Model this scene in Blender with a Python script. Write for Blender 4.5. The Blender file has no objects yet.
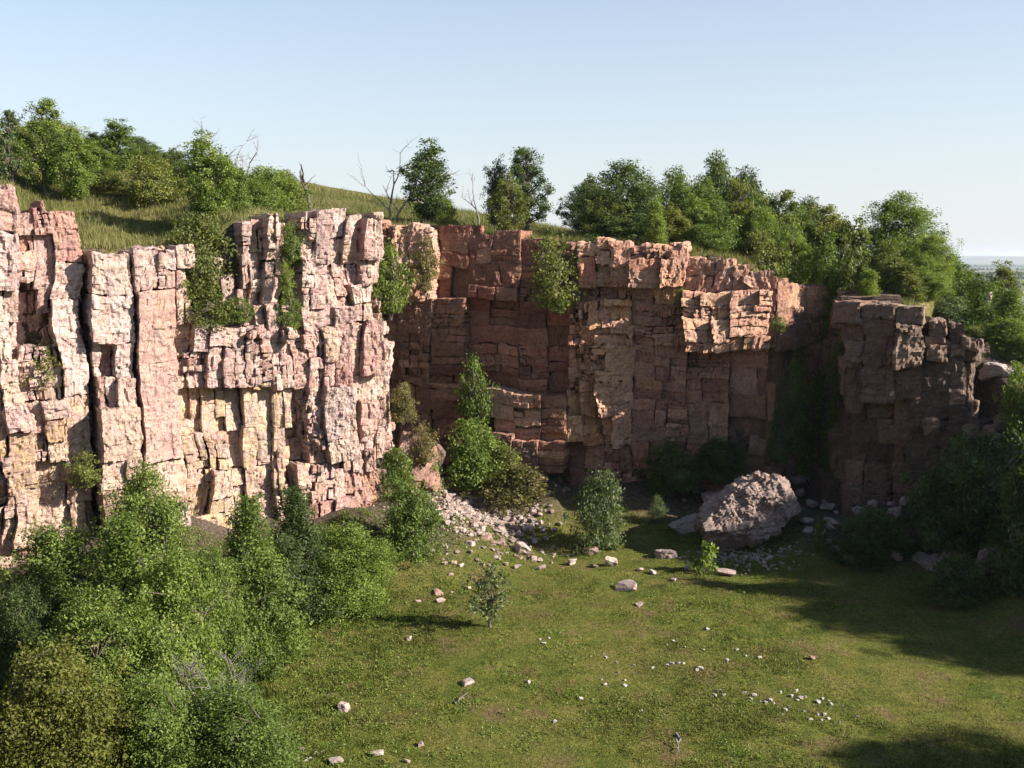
import bpy, bmesh, math, random
import numpy as np
from mathutils import Vector

R = math.radians
SC = bpy.context.scene
COL = SC.collection

# ------------------------------------------------------------------ camera
FPX, PITCH, CAMZ = 995.0, R(7.2), 15.0
cam_data = bpy.data.cameras.new('camera')
cam_data.sensor_width = 36.0
cam_data.lens = 36.0 * FPX / 1024.0
cam_data.clip_start = 0.3
cam_data.clip_end = 40000.0
cam = bpy.data.objects.new('camera', cam_data)
cam.location = (0, 0, CAMZ)
cam.rotation_euler = (math.pi / 2 - PITCH, 0, 0)
COL.objects.link(cam)
SC.camera = cam

# ------------------------------------------------------------------ light
SUN_EL, SUN_AZ = R(29.0), R(106.0)          # azimuth clockwise from +Y (view direction)
S = Vector((math.sin(SUN_AZ) * math.cos(SUN_EL), math.cos(SUN_AZ) * math.cos(SUN_EL), math.sin(SUN_EL)))
w = bpy.data.worlds.new('World'); SC.world = w; w.use_nodes = True
nt = w.node_tree; nt.nodes.clear()
sky = nt.nodes.new('ShaderNodeTexSky'); sky.sky_type = 'NISHITA'; sky.sun_disc = False
sky.sun_elevation = SUN_EL; sky.sun_rotation = SUN_AZ
sky.altitude = 400; sky.air_density = 1.2; sky.dust_density = 0.9; sky.ozone_density = 3.5
bg = nt.nodes.new('ShaderNodeBackground'); bg.inputs['Strength'].default_value = 0.07
wo = nt.nodes.new('ShaderNodeOutputWorld')
# summer veil: pale aerosol, the same at every azimuth, thinning towards the zenith
tc = nt.nodes.new('ShaderNodeTexCoord'); sx_ = nt.nodes.new('ShaderNodeSeparateXYZ'); nt.links.new(tc.outputs['Generated'], sx_.inputs[0])
def wm(op, a, b):
    n = nt.nodes.new('ShaderNodeMath'); n.operation = op; n.use_clamp = True
    for k, v in enumerate((a, b)):
        if isinstance(v, (int, float)): n.inputs[k].default_value = v
        else: nt.links.new(v, n.inputs[k])
    return n.outputs[0]
veil = wm('MULTIPLY', wm('POWER', wm('SUBTRACT', 1.0, sx_.outputs[2]), 3.0), 0.88)
vm = nt.nodes.new('ShaderNodeMix'); vm.data_type = 'RGBA'; nt.links.new(veil, vm.inputs[0]); nt.links.new(sky.outputs[0], vm.inputs[6]); vm.inputs[7].default_value = (4.35, 4.45, 4.6, 1)
nt.links.new(vm.outputs[2], bg.inputs[0]); nt.links.new(bg.outputs[0], wo.inputs[0])
sun_d = bpy.data.lights.new('sun', 'SUN'); sun_d.energy = 5.0; sun_d.angle = R(0.53); sun_d.color = (1.0, 0.94, 0.86)
sun = bpy.data.objects.new('sun', sun_d); COL.objects.link(sun)
sun.rotation_euler = S.to_track_quat('Z', 'Y').to_euler()
SC.view_settings.view_transform = 'Standard'; SC.view_settings.look = 'None'
SC.view_settings.exposure = 1.45; SC.view_settings.gamma = 1.0
SC.view_settings.use_curve_mapping = False
SC.render.engine = 'CYCLES'
SC.cycles.max_bounces = 6; SC.cycles.diffuse_bounces = 2; SC.cycles.glossy_bounces = 1
SC.cycles.transmission_bounces = 3; SC.cycles.transparent_max_bounces = 4; SC.cycles.volume_bounces = 0
SC.cycles.use_denoising = True
try: SC.cycles.denoiser = 'OPENIMAGEDENOISE'
except Exception: pass

# ------------------------------------------------------------------ photo geometry: a pixel as a ray into the place
def ray(px, py):
    xc, yc = (px - 512) / FPX, (384 - py) / FPX
    return np.array([xc, math.cos(PITCH) + yc * math.sin(PITCH), -math.sin(PITCH) + yc * math.cos(PITCH)])
def at(px, py, Y):
    d = ray(px, py); t = Y / d[1]
    return np.array([d[0] * t, Y, CAMZ + d[2] * t])

# ------------------------------------------------------------------ noise
def h3(ix, iy, iz, seed=0):
    n = (ix.astype(np.int64) * 374761393 + iy.astype(np.int64) * 668265263 + iz.astype(np.int64) * 2147483647 + seed * 974634521) & 0xFFFFFFFF
    n = ((n ^ (n >> 13)) * 1274126177) & 0xFFFFFFFF
    n = ((n ^ (n >> 16)) * 2246822519) & 0xFFFFFFFF
    n = n ^ (n >> 15)
    return (n & 0xFFFFFF).astype(np.float64) / 16777216.0
def vnoise(p, seed=0):
    f = np.floor(p); q = p - f; i = f.astype(np.int64); q = q * q * (3 - 2 * q); r = 0
    for a in (0, 1):
        for b in (0, 1):
            for c in (0, 1):
                wgt = (q[:, 0] if a else 1 - q[:, 0]) * (q[:, 1] if b else 1 - q[:, 1]) * (q[:, 2] if c else 1 - q[:, 2])
                r = r + wgt * h3(i[:, 0] + a, i[:, 1] + b, i[:, 2] + c, seed)
    return r * 2 - 1
def fbm(p, octv=4, seed=0):
    r, amp = 0, 1.0
    for k in range(octv):
        r = r + amp * vnoise(p * 2 ** k + 17.3 * k, seed + k); amp *= .5
    return r
def facets(p, seed=0, cheb=0.5, tilt=.8):
    """broken-rock relief: every cell its own level and tilt; returns relief about -1..1 and distance to the cell's border"""
    f = np.floor(p).astype(np.int64); n = len(p)
    best = np.full(n, 9.0); second = np.full(n, 9.0); val = np.zeros(n)
    for a in (-1, 0, 1):
        for b in (-1, 0, 1):
            for c in (-1, 0, 1):
                I, J, K = f[:, 0] + a, f[:, 1] + b, f[:, 2] + c
                dx = I + .15 + .7 * h3(I, J, K, seed) - p[:, 0]
                dy = J + .15 + .7 * h3(I, J, K, seed + 1) - p[:, 1]
                dz = K + .15 + .7 * h3(I, J, K, seed + 2) - p[:, 2]
                e = np.sqrt(dx * dx + dy * dy + dz * dz)
                m = np.maximum(np.maximum(abs(dx), abs(dy)), abs(dz)) * 1.3
                d = e * (1 - cheb) + m * cheb
                v = (h3(I, J, K, seed + 3) * 2 - 1) + tilt * ((h3(I, J, K, seed + 4) - .5) * -dx + (h3(I, J, K, seed + 5) - .5) * -dy + (h3(I, J, K, seed + 6) - .5) * -dz) * 2
                near = d < best
                second = np.where(near, best, np.minimum(second, d))
                val = np.where(near, v, val); best = np.where(near, d, best)
    return val, second - best
def sstep(a, b, x):
    t = np.clip((x - a) / (b - a), 0, 1); return t * t * (3 - 2 * t)

# ------------------------------------------------------------------ materials
def mat(name):
    m = bpy.data.materials.new(name); m.use_nodes = True; t = m.node_tree; t.nodes.clear()
    o = t.nodes.new('ShaderNodeOutputMaterial')
    return m, t, o
def N(t, ty, **kw):
    n = t.nodes.new(ty)
    for k, v in kw.items():
        if k in n.inputs: n.inputs[k].default_value = v
        else: setattr(n, k, v)
    return n
def noise_n(t, vec, scale, detail=4, rough=.55):
    n = N(t, 'ShaderNodeTexNoise', Scale=scale, Detail=detail, Roughness=rough); t.links.new(vec, n.inputs['Vector']); return n.outputs['Fac']
def ramp(t, fac, stops):
    n = t.nodes.new('ShaderNodeValToRGB'); e = n.color_ramp.elements
    while len(e) > 1: e.remove(e[-1])
    e[0].position = stops[0][0]; e[0].color = (*stops[0][1], 1)
    for p, c in stops[1:]:
        k = e.new(p); k.color = (*c, 1)
    t.links.new(fac, n.inputs[0]); return n.outputs[0]
def mixc(t, fac, a, b, mode='MIX'):
    n = t.nodes.new('ShaderNodeMix'); n.data_type = 'RGBA'; n.blend_type = mode
    for sock, val in ((n.inputs[0], fac), (n.inputs[6], a), (n.inputs[7], b)):
        if hasattr(val, 'links') or hasattr(val, 'is_linked'): t.links.new(val, sock)
        elif isinstance(val, (int, float)): sock.default_value = val
        else: sock.default_value = (*val, 1)
    return n.outputs[2]
def maprange(t, v, a, b, c=0., d=1.):
    n = N(t, 'ShaderNodeMapRange'); n.clamp = True
    t.links.new(v, n.inputs[0]); n.inputs[1].default_value = a; n.inputs[2].default_value = b; n.inputs[3].default_value = c; n.inputs[4].default_value = d
    return n.outputs[0]
def mathn(t, op, a, b):
    n = t.nodes.new('ShaderNodeMath'); n.operation = op
    for s, v in ((n.inputs[0], a), (n.inputs[1], b)):
        if isinstance(v, (int, float)): s.default_value = v
        else: t.links.new(v, s)
    return n.outputs[0]

def rock_material(name, pink, cream, grey, ochre, red, wear=(.10, .075, .07), span=(.72, 1.18)):
    m, t, o = mat(name)
    geo = t.nodes.new('ShaderNodeNewGeometry'); pos = geo.outputs['Position']
    at_ = N(t, 'ShaderNodeAttribute', attribute_name='tint'); sep = t.nodes.new('ShaderNodeSeparateColor'); t.links.new(at_.outputs['Color'], sep.inputs[0])
    big = noise_n(t, pos, .45, 5, .6); mid = noise_n(t, pos, 2.2, 5, .62); fine = noise_n(t, pos, 9, 5, .7)
    c = ramp(t, mid, [(.28, grey), (.45, pink), (.58, cream), (.75, pink)])
    c2 = ramp(t, big, [(.3, pink), (.52, cream), (.68, grey)])
    c = mixc(t, .5, c, c2)
    oc = mathn(t, 'MULTIPLY', sep.outputs[1], maprange(t, mid, .3, .62))
    c = mixc(t, oc, c, ochre)
    rd = mathn(t, 'MULTIPLY', sep.outputs[2], maprange(t, big, .25, .6, .45, 1.))
    c = mixc(t, rd, c, red)
    # dark weathering streaks running down
    mp = N(t, 'ShaderNodeMapping'); mp.inputs['Scale'].default_value = (1.6, 1.6, .22); t.links.new(pos, mp.inputs[0])
    st = noise_n(t, mp.outputs[0], 1.3, 6, .65)
    stf = maprange(t, st, .56, .72, 0., .62)
    c = mixc(t, stf, c, wear)
    mp2 = N(t, 'ShaderNodeMapping'); mp2.inputs['Scale'].default_value = (.9, .9, .16); mp2.inputs['Location'].default_value = (7, 3, 1); t.links.new(pos, mp2.inputs[0])
    rust = noise_n(t, mp2.outputs[0], 2.1, 7, .68)
    c = mixc(t, maprange(t, rust, .54, .68, 0., .6), c, tuple(.55 * a + .5 * b for a, b in zip(red, ochre)))
    c = mixc(t, maprange(t, noise_n(t, pos, 1.15, 7, .72), .57, .66, 0., .5), c, tuple(.55 * a for a in grey))
    mp3 = N(t, 'ShaderNodeMapping'); mp3.inputs['Scale'].default_value = (.12, .12, 2.6); t.links.new(pos, mp3.inputs[0])
    c = mixc(t, 1., c, maprange(t, noise_n(t, mp3.outputs[0], 1.6, 5, .7), .3, .7, .76, 1.2), 'MULTIPLY')
    wv = N(t, 'ShaderNodeTexNoise', Scale=1.7, Detail=3.); t.links.new(pos, wv.inputs['Vector'])
    wa = N(t, 'ShaderNodeVectorMath', operation='MULTIPLY_ADD'); t.links.new(wv.outputs['Color'], wa.inputs[0]); wa.inputs[1].default_value = (.9, .9, .8); t.links.new(pos, wa.inputs[2])
    crk = None
    for sc_, wd in (((1.5, 1.5, .85), .020), ((3.6, 3.6, 2.4), .035)):
        mq = N(t, 'ShaderNodeMapping'); mq.inputs['Scale'].default_value = sc_; t.links.new(wa.outputs[0], mq.inputs[0])
        vo = N(t, 'ShaderNodeTexVoronoi', Scale=1.); vo.feature = 'DISTANCE_TO_EDGE'; t.links.new(mq.outputs[0], vo.inputs['Vector'])
        k = maprange(t, vo.outputs['Distance'], 0., wd, 0., 1.); crk = k if crk is None else mathn(t, 'MULTIPLY', crk, maprange(t, k, 0, 1, .7, 1.))
    c = mixc(t, 1., c, maprange(t, crk, 0, 1, .5, 1.), 'MULTIPLY')
    spk = maprange(t, fine, .3, .7, .74, 1.2)
    c = mixc(t, 1., c, spk, 'MULTIPLY')
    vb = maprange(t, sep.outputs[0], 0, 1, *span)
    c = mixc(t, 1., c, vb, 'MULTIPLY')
    b = N(t, 'ShaderNodeBsdfPrincipled', Roughness=.85); b.inputs['Specular IOR Level'].default_value = .25
    t.links.new(c, b.inputs['Base Color'])
    bm_ = N(t, 'ShaderNodeBump', Strength=.7, Distance=.09)
    hs = mathn(t, 'ADD', mathn(t, 'ADD', noise_n(t, pos, 5, 6, .7), mathn(t, 'MULTIPLY', fine, .5)), mathn(t, 'MULTIPLY', crk, .5))
    t.links.new(hs, bm_.inputs['Height']); t.links.new(bm_.outputs[0], b.inputs['Normal'])
    t.links.new(b.outputs[0], o.inputs[0]); return m
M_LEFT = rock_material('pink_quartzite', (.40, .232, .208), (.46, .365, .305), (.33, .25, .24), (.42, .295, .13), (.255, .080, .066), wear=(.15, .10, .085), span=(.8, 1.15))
M_BACK = rock_material('red_quartzite', (.205, .100, .070), (.265, .168, .118), (.16, .108, .095), (.30, .175, .07), (.175, .060, .040), wear=(.045, .030, .027), span=(.65, 1.85))  # red-brown rock, albedo lowered further to deepen the back wall's shade
M_BUTT = rock_material('shade_dark_quartzite', (0.100, 0.063, 0.047), (0.137, 0.093, 0.067), (0.085, 0.065, 0.054), (0.129, 0.090, 0.047), (0.096, 0.044, 0.030), wear=(0.028, 0.024, 0.021), span=(.6, 2.0))  # brown rock with the buttress's deep shade partly put into its colour
M_CHIP = rock_material('broken_quartz', (0.353, 0.294, 0.259), (0.401, 0.365, 0.318), (0.294, 0.271, 0.254), (0.353, 0.294, 0.224), (0.294, 0.177, 0.147), wear=(0.177, 0.153, 0.142))
M_STONE = rock_material('loose_quartzite', (0.345, 0.248, 0.217), (0.396, 0.333, 0.290), (0.272, 0.228, 0.222), (0.383, 0.272, 0.161), (0.278, 0.118, 0.080), wear=(0.123, 0.099, 0.092))

def leaf_material(name, dark, mid, light, trans=.35, spec=.25):
    m, t, o = mat(name)
    a = N(t, 'ShaderNodeAttribute', attribute_name='lv'); oi = t.nodes.new('ShaderNodeObjectInfo')
    c = ramp(t, a.outputs['Fac'], [(0, dark), (.5, mid), (1, light)])
    hs = N(t, 'ShaderNodeHueSaturation'); t.links.new(c, hs.inputs['Color'])
    t.links.new(maprange(t, oi.outputs['Random'], 0, 1, .488, .508), hs.inputs['Hue'])
    t.links.new(maprange(t, oi.outputs['Random'], 0, 1, 1.15, .8), hs.inputs['Value'])
    c = hs.outputs[0]
    d = N(t, 'ShaderNodeBsdfPrincipled', Roughness=.55); d.inputs['Specular IOR Level'].default_value = spec; t.links.new(c, d.inputs['Base Color'])
    tr = N(t, 'ShaderNodeBsdfTranslucent'); ct = mixc(t, 1., c, (1.5, 1.6, .55), 'MULTIPLY'); t.links.new(ct, tr.inputs[0])
    mx = N(t, 'ShaderNodeMixShader', Fac=trans); t.links.new(d.outputs[0], mx.inputs[1]); t.links.new(tr.outputs[0], mx.inputs[2])
    t.links.new(mx.outputs[0], o.inputs[0]); return m
M_LEAF = {
    'green': leaf_material('leaf_green', (0.050, 0.078, 0.013), (0.100, 0.141, 0.024), (0.175, 0.222, 0.050)),
    'bright': leaf_material('leaf_bright', (0.070, 0.103, 0.014), (0.130, 0.178, 0.029), (0.209, 0.249, 0.057)),
    'olive': leaf_material('leaf_olive', (0.063, 0.079, 0.015), (0.119, 0.138, 0.029), (0.204, 0.209, 0.058)),
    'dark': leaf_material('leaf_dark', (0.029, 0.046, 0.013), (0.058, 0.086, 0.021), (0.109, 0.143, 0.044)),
    'grey': leaf_material('leaf_grey', (0.047, 0.065, 0.023), (0.089, 0.114, 0.042), (0.167, 0.194, 0.089)),
    'yellow': leaf_material('leaf_yellow', (0.061, 0.068, 0.009), (0.113, 0.117, 0.019), (0.171, 0.161, 0.035)),
    'dry': leaf_material('leaf_dry', (0.076, 0.068, 0.024), (0.133, 0.119, 0.038), (0.218, 0.180, 0.076)),
}
M_GRASS = leaf_material('grass_blades', (0.043, 0.059, 0.010), (0.107, 0.113, 0.021), (0.233, 0.208, 0.059), .2, .1)
M_HAY = leaf_material('tall_grass', (0.059, 0.071, 0.018), (0.118, 0.122, 0.038), (0.227, 0.197, 0.084), .25, .1)
def bark_material(name, a, b):
    m, t, o = mat(name); geo = t.nodes.new('ShaderNodeNewGeometry')
    mp = N(t, 'ShaderNodeMapping'); mp.inputs['Scale'].default_value = (9, 9, 1.6); t.links.new(geo.outputs['Position'], mp.inputs[0])
    f = noise_n(t, mp.outputs[0], 2.5, 6, .7); c = ramp(t, f, [(.3, a), (.7, b)])
    bs = N(t, 'ShaderNodeBsdfPrincipled', Roughness=.9); t.links.new(c, bs.inputs['Base Color'])
    bp = N(t, 'ShaderNodeBump', Strength=.6, Distance=.03); t.links.new(f, bp.inputs['Height']); t.links.new(bp.outputs[0], bs.inputs['Normal'])
    t.links.new(bs.outputs[0], o.inputs[0]); return m
M_BARK = bark_material('bark', (.05, .038, .028), (.14, .11, .085))
M_DEAD = bark_material('dead_wood', (.10, .085, .075), (.22, .195, .175))

def ground_material():
    m, t, o = mat('turf_and_soil')
    geo = t.nodes.new('ShaderNodeNewGeometry'); pos = geo.outputs['Position']
    a = N(t, 'ShaderNodeAttribute', attribute_name='tint'); sep = t.nodes.new('ShaderNodeSeparateColor'); t.links.new(a.outputs['Color'], sep.inputs[0])
    big = noise_n(t, pos, .16, 5, .6); mid = noise_n(t, pos, .9, 6, .65); fine = noise_n(t, pos, 6, 6, .75)
    turf = ramp(t, mid, [(.28, (0.057, 0.077, 0.011)), (.5, (0.103, 0.114, 0.019)), (.68, (0.160, 0.147, 0.033)), (.8, (0.182, 0.134, 0.048))])
    turf = mixc(t, maprange(t, big, .42, .62, 0, .5), turf, (0.144, 0.122, 0.034))
    pat = noise_n(t, pos, .5, 7, .7); turf = mixc(t, maprange(t, pat, .53, .64, 0, .8), turf, (.150, .100, .048)); turf = mixc(t, maprange(t, pat, .46, .36, 0, .7), turf, (.052, .078, .010))
    hay = ramp(t, mid, [(.3, (.07, .08, .022)), (.55, (.145, .128, .046)), (.75, (.19, .155, .068))])
    soil = ramp(t, fine, [(.3, (.05, .037, .026)), (.55, (.11, .08, .058)), (.75, (.18, .135, .10))])
    c = mixc(t, sep.outputs[0], turf, hay)
    sf = mathn(t, 'ADD', sep.outputs[1], mathn(t, 'MULTIPLY', maprange(t, mid, .62, .75), .35))
    c = mixc(t, sf, c, soil)
    c = mixc(t, 1., c, maprange(t, fine, .3, .7, .5, 1.4), 'MULTIPLY')
    c = mixc(t, 1., c, maprange(t, noise_n(t, pos, 16, 3, .7), .3, .7, .45, 1.5), 'MULTIPLY')
    b = N(t, 'ShaderNodeBsdfPrincipled', Roughness=.95); b.inputs['Specular IOR Level'].default_value = .1; t.links.new(c, b.inputs['Base Color'])
    bp = N(t, 'ShaderNodeBump', Strength=.9, Distance=.12); t.links.new(mathn(t, 'ADD', fine, noise_n(t, pos, 18, 4, .7)), bp.inputs['Height']); t.links.new(bp.outputs[0], b.inputs['Normal'])
    t.links.new(b.outputs[0], o.inputs[0]); return m
M_GROUND = ground_material()
def plain_material():
    m, t, o = mat('prairie_fields')
    geo = t.nodes.new('ShaderNodeNewGeometry')
    mp = N(t, 'ShaderNodeMapping'); mp.inputs['Scale'].default_value = (.0012, .0022, 0); mp.inputs['Rotation'].default_value = (0, 0, .12); t.links.new(geo.outputs['Position'], mp.inputs[0])
    v = N(t, 'ShaderNodeTexVoronoi', Scale=1.6); v.distance = 'CHEBYCHEV'; t.links.new(mp.outputs[0], v.inputs['Vector'])
    s = t.nodes.new('ShaderNodeSeparateColor'); t.links.new(v.outputs['Color'], s.inputs[0])
    c = ramp(t, s.outputs[0], [(.0, (0.024, 0.042, 0.012)), (.3, (0.072, 0.090, 0.030)), (.5, (0.156, 0.132, 0.066)), (.7, (0.030, 0.048, 0.015)), (1., (0.096, 0.102, 0.036))])
    b = N(t, 'ShaderNodeBsdfPrincipled', Roughness=1.); t.links.new(c, b.inputs['Base Color']); t.links.new(b.outputs[0], o.inputs[0]); return m
M_PLAIN = plain_material()

# ------------------------------------------------------------------ object helpers
def mesh(name, v, f, material, tint=None, lv=None, smooth=False):
    v = np.asarray(v, dtype=np.float32); f = np.asarray(f, dtype=np.int32); k = f.shape[1]
    me = bpy.data.meshes.new(name)
    me.vertices.add(len(v)); me.vertices.foreach_set('co', v.ravel())
    me.loops.add(f.size); me.loops.foreach_set('vertex_index', f.ravel())
    me.polygons.add(len(f)); me.polygons.foreach_set('loop_start', np.arange(0, f.size, k, dtype=np.int32))
    try: me.polygons.foreach_set('loop_total', np.full(len(f), k, dtype=np.int32))
    except Exception: pass
    me.polygons.foreach_set('use_smooth', np.full(len(f), smooth))
    if tint is not None:
        tint = np.asarray(tint, dtype=np.float32)
        a = me.attributes.new('tint', 'FLOAT_COLOR', 'POINT'); c = np.ones((len(v), 4), np.float32); c[:, :3] = tint; a.data.foreach_set('color', c.ravel())
    if lv is not None:
        a = me.attributes.new('lv', 'FLOAT', 'POINT'); a.data.foreach_set('value', np.asarray(lv, np.float32))
    me.update(calc_edges=True); me.validate()
    if material: me.materials.append(material)
    return me
def obj(name, me, parent=None, kind=None, label=None, cat=None, group=None, loc=None):
    o = bpy.data.objects.new(name, me); COL.objects.link(o)
    if parent: o.parent = parent
    for k, v in (('kind', kind), ('label', label), ('category', cat), ('group', group)):
        if v: o[k] = v
    if loc is not None: o.location = [float(q) for q in loc]
    return o

# ------------------------------------------------------------------ plan of the quarry
class Path:
    def __init__(s, pts):
        s.p = np.array(pts, float); d = np.diff(s.p, axis=0); s.l = np.hypot(d[:, 0], d[:, 1]); s.c = np.concatenate([[0], np.cumsum(s.l)]); s.t = d / s.l[:, None]
        s.n = np.stack([s.t[:, 1], -s.t[:, 0]], 1)
        us = np.linspace(0, s.c[-1], 400); k = np.clip(np.searchsorted(s.c, us, side='right') - 1, 0, len(s.l) - 1); nn = s.n[k]
        win = max(1, int(1.0 / (s.c[-1] / 400))); ker = np.ones(2 * win + 1) / (2 * win + 1)
        pad = np.pad(nn, ((win, win), (0, 0)), mode='edge')
        sm = np.stack([np.convolve(pad[:, i], ker, 'valid') for i in (0, 1)], 1); s.us = us; s.sn = sm / np.linalg.norm(sm, axis=1)[:, None]
    def pos(s, u):
        k = np.clip(np.searchsorted(s.c, u, side='right') - 1, 0, len(s.l) - 1); return s.p[k] + s.t[k] * (u - s.c[k])[:, None]
    def nor(s, u):
        n = np.stack([np.interp(u, s.us, s.sn[:, i]) for i in (0, 1)], 1); return n / np.linalg.norm(n, axis=1)[:, None]
    def uv(s, px, py):
        d = ray(px, py)[:2]; d3 = ray(px, py); best = None
        for i in range(len(s.l)):
            A = np.array([d, -s.t[i]]).T
            if abs(np.linalg.det(A)) < 1e-9: continue
            tt, uu = np.linalg.solve(A, s.p[i])
            if i == 0 and uu < 0 and tt > 0 and best is None: best = (tt, uu)
            if -1e-6 <= uu <= s.l[i] + 1e-6 and tt > 0 and (best is None or tt < best[0] or best[1] < 0): best = (tt, s.c[i] + uu)
        if best is None:
            i = len(s.l) - 1; A = np.array([d, -s.t[i]]).T; tt, uu = np.linalg.solve(A, s.p[i]); best = (tt, s.c[i] + uu)
        return best[1], CAMZ + d3[2] * best[0]
P_LEFT = Path([(-42, 22), (-31, 33.5), (-21.1, 41), (-6.1, 50.6), (-6.6, 55), (-8.2, 61.5)])
P_BACK = Path([(-9.5, 62.2), (9.6, 57.0), (14.9, 55.6), (17.6, 59.5), (19.5, 59.8)])
P_BUTT = Path([(18.9, 59.3), (17.75, 52.0), (23.2, 49.6), (24.9, 51.8), (26.8, 56)])
def on_left(px):
    d = ray(px, 330)[:2]; a, b = np.array([-21.1, 41.]), np.array([-6.1, 50.6]); t, q = np.linalg.solve(np.array([d, a - b]).T, a)
    return tuple(a + (b - a) * q)
BOUND = np.array([(-42, 22), (-31, 33.5), (-21.1, 41), on_left(50), on_left(88), on_left(178), on_left(215), on_left(248), on_left(385), (-6.1, 50.6), (-7.2, 60.8), (9.6, 57.0), (14.9, 55.6), (17.6, 59.5), (18.9, 59.3), (17.75, 52.0), (23.2, 49.6), (25.0, 52.2),
                  (33, 55), (42, 46), (44, 18), (32, 1), (-32, 1), (-42, 22)], float)
RIM = np.array([17.2, 17.3, 17.2, 16.5, 15.4, 15.3, 15.7, 16.8, 16.5, 16.6, 16.7, 15.6, 14.3, 12.6, 12.4, 12.5, 11.3, 10.5, 9.5, 9.5, 10, 13.2, 13.2, 17.2])
def bound_dist(x, y):
    """distance to the quarry edge (positive outside) and the rim height there"""
    best = np.full(x.shape, 1e9); rim = np.zeros(x.shape); inside = np.zeros(x.shape, bool)
    for i in range(len(BOUND) - 1):
        a, b = BOUND[i], BOUND[i + 1]; d = b - a; L = d @ d
        t = np.clip(((x - a[0]) * d[0] + (y - a[1]) * d[1]) / L, 0, 1)
        q = np.hypot(x - a[0] - t * d[0], y - a[1] - t * d[1]); m = q < best
        best = np.where(m, q, best); rim = np.where(m, RIM[i] + t * (RIM[i + 1] - RIM[i]), rim)
        c = (a[1] > y) != (b[1] > y)
        xi = a[0] + (y - a[1]) / (d[1] if abs(d[1]) > 1e-9 else 1e-9) * d[0]
        inside ^= c & (x < xi)
    return np.where(inside, -best, best), rim
PLAIN_Z = -28.0
def height(x, y):
    x = np.asarray(x, float); y = np.asarray(y, float); shp = x.shape; x = x.ravel(); y = y.ravel()
    sd, rim = bound_dist(x, y); p3 = np.stack([x, y, 0 * x], 1)
    # quarry floor
    fl = .12 * fbm(p3 * .12, 3, 5) + .05 * fbm(p3 * .6, 3, 6)
    foot = sstep(-8.5, -.3, sd) * (y > 20)
    fl = fl + foot * (2.6 + .5 * vnoise(p3 * .35, 8)) * sstep(-24, -10, -x + 0 * x - 0) * 0 + foot * np.where(x < -4, 2.6, np.where(x < 3, 2.3, 1.5)) * (1 + .25 * vnoise(p3 * .4, 8))
    fl = fl + sstep(18.5, 33, x) * 7.2 * sstep(8, 20, y)
    fl = fl + .8 * sstep(16, 24, x) * sstep(38, 47, y)
    # plateau and the hill behind it
    hill = np.interp(x, [-60, -30, -17, -8, 4, 14, 24, 34, 60], [23., 22.2, 21.2, 19.9, 17.2, 15.6, 13.4, 10.5, 3])
    k = sstep(0, 26, sd)
    up = rim + (np.maximum(hill, -30) - rim) * k + .25 * fbm(p3 * .15, 3, 11) * sstep(1, 5, sd)
    up = np.where(y < 16, np.minimum(up, 13.1), up)
    far = sstep(24, 160, sd)
    up = up * (1 - far) + (PLAIN_Z - 1.0) * far
    j = np.clip((sd - .7) / .7, 0, 1)
    jn = np.clip((sd + 2) / 2, 0, 1)
    j = np.where(y < 16, jn, j)
    j = np.where((x > 25) & (y >= 16), np.clip((sd + 7) / 10, 0, 1), j)
    return (fl * (1 - j) + up * j).reshape(shp)
def ground(px, py, t0=12.):
    d = ray(px, py); ts = np.arange(t0, 160, .08)
    X, Y, Z = d[0] * ts, d[1] * ts, CAMZ + d[2] * ts
    k = np.argmax(Z < height(X, Y)); return np.array([X[k], Y[k], height(X[k:k + 1], Y[k:k + 1])[0]])

def ico_sphere(sub):
    bm = bmesh.new(); bmesh.ops.create_icosphere(bm, subdivisions=sub, radius=1.); v = np.array([q.co[:] for q in bm.verts]); f = np.array([[q.index for q in p.verts] for p in bm.faces]); bm.free(); return v, f
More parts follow.
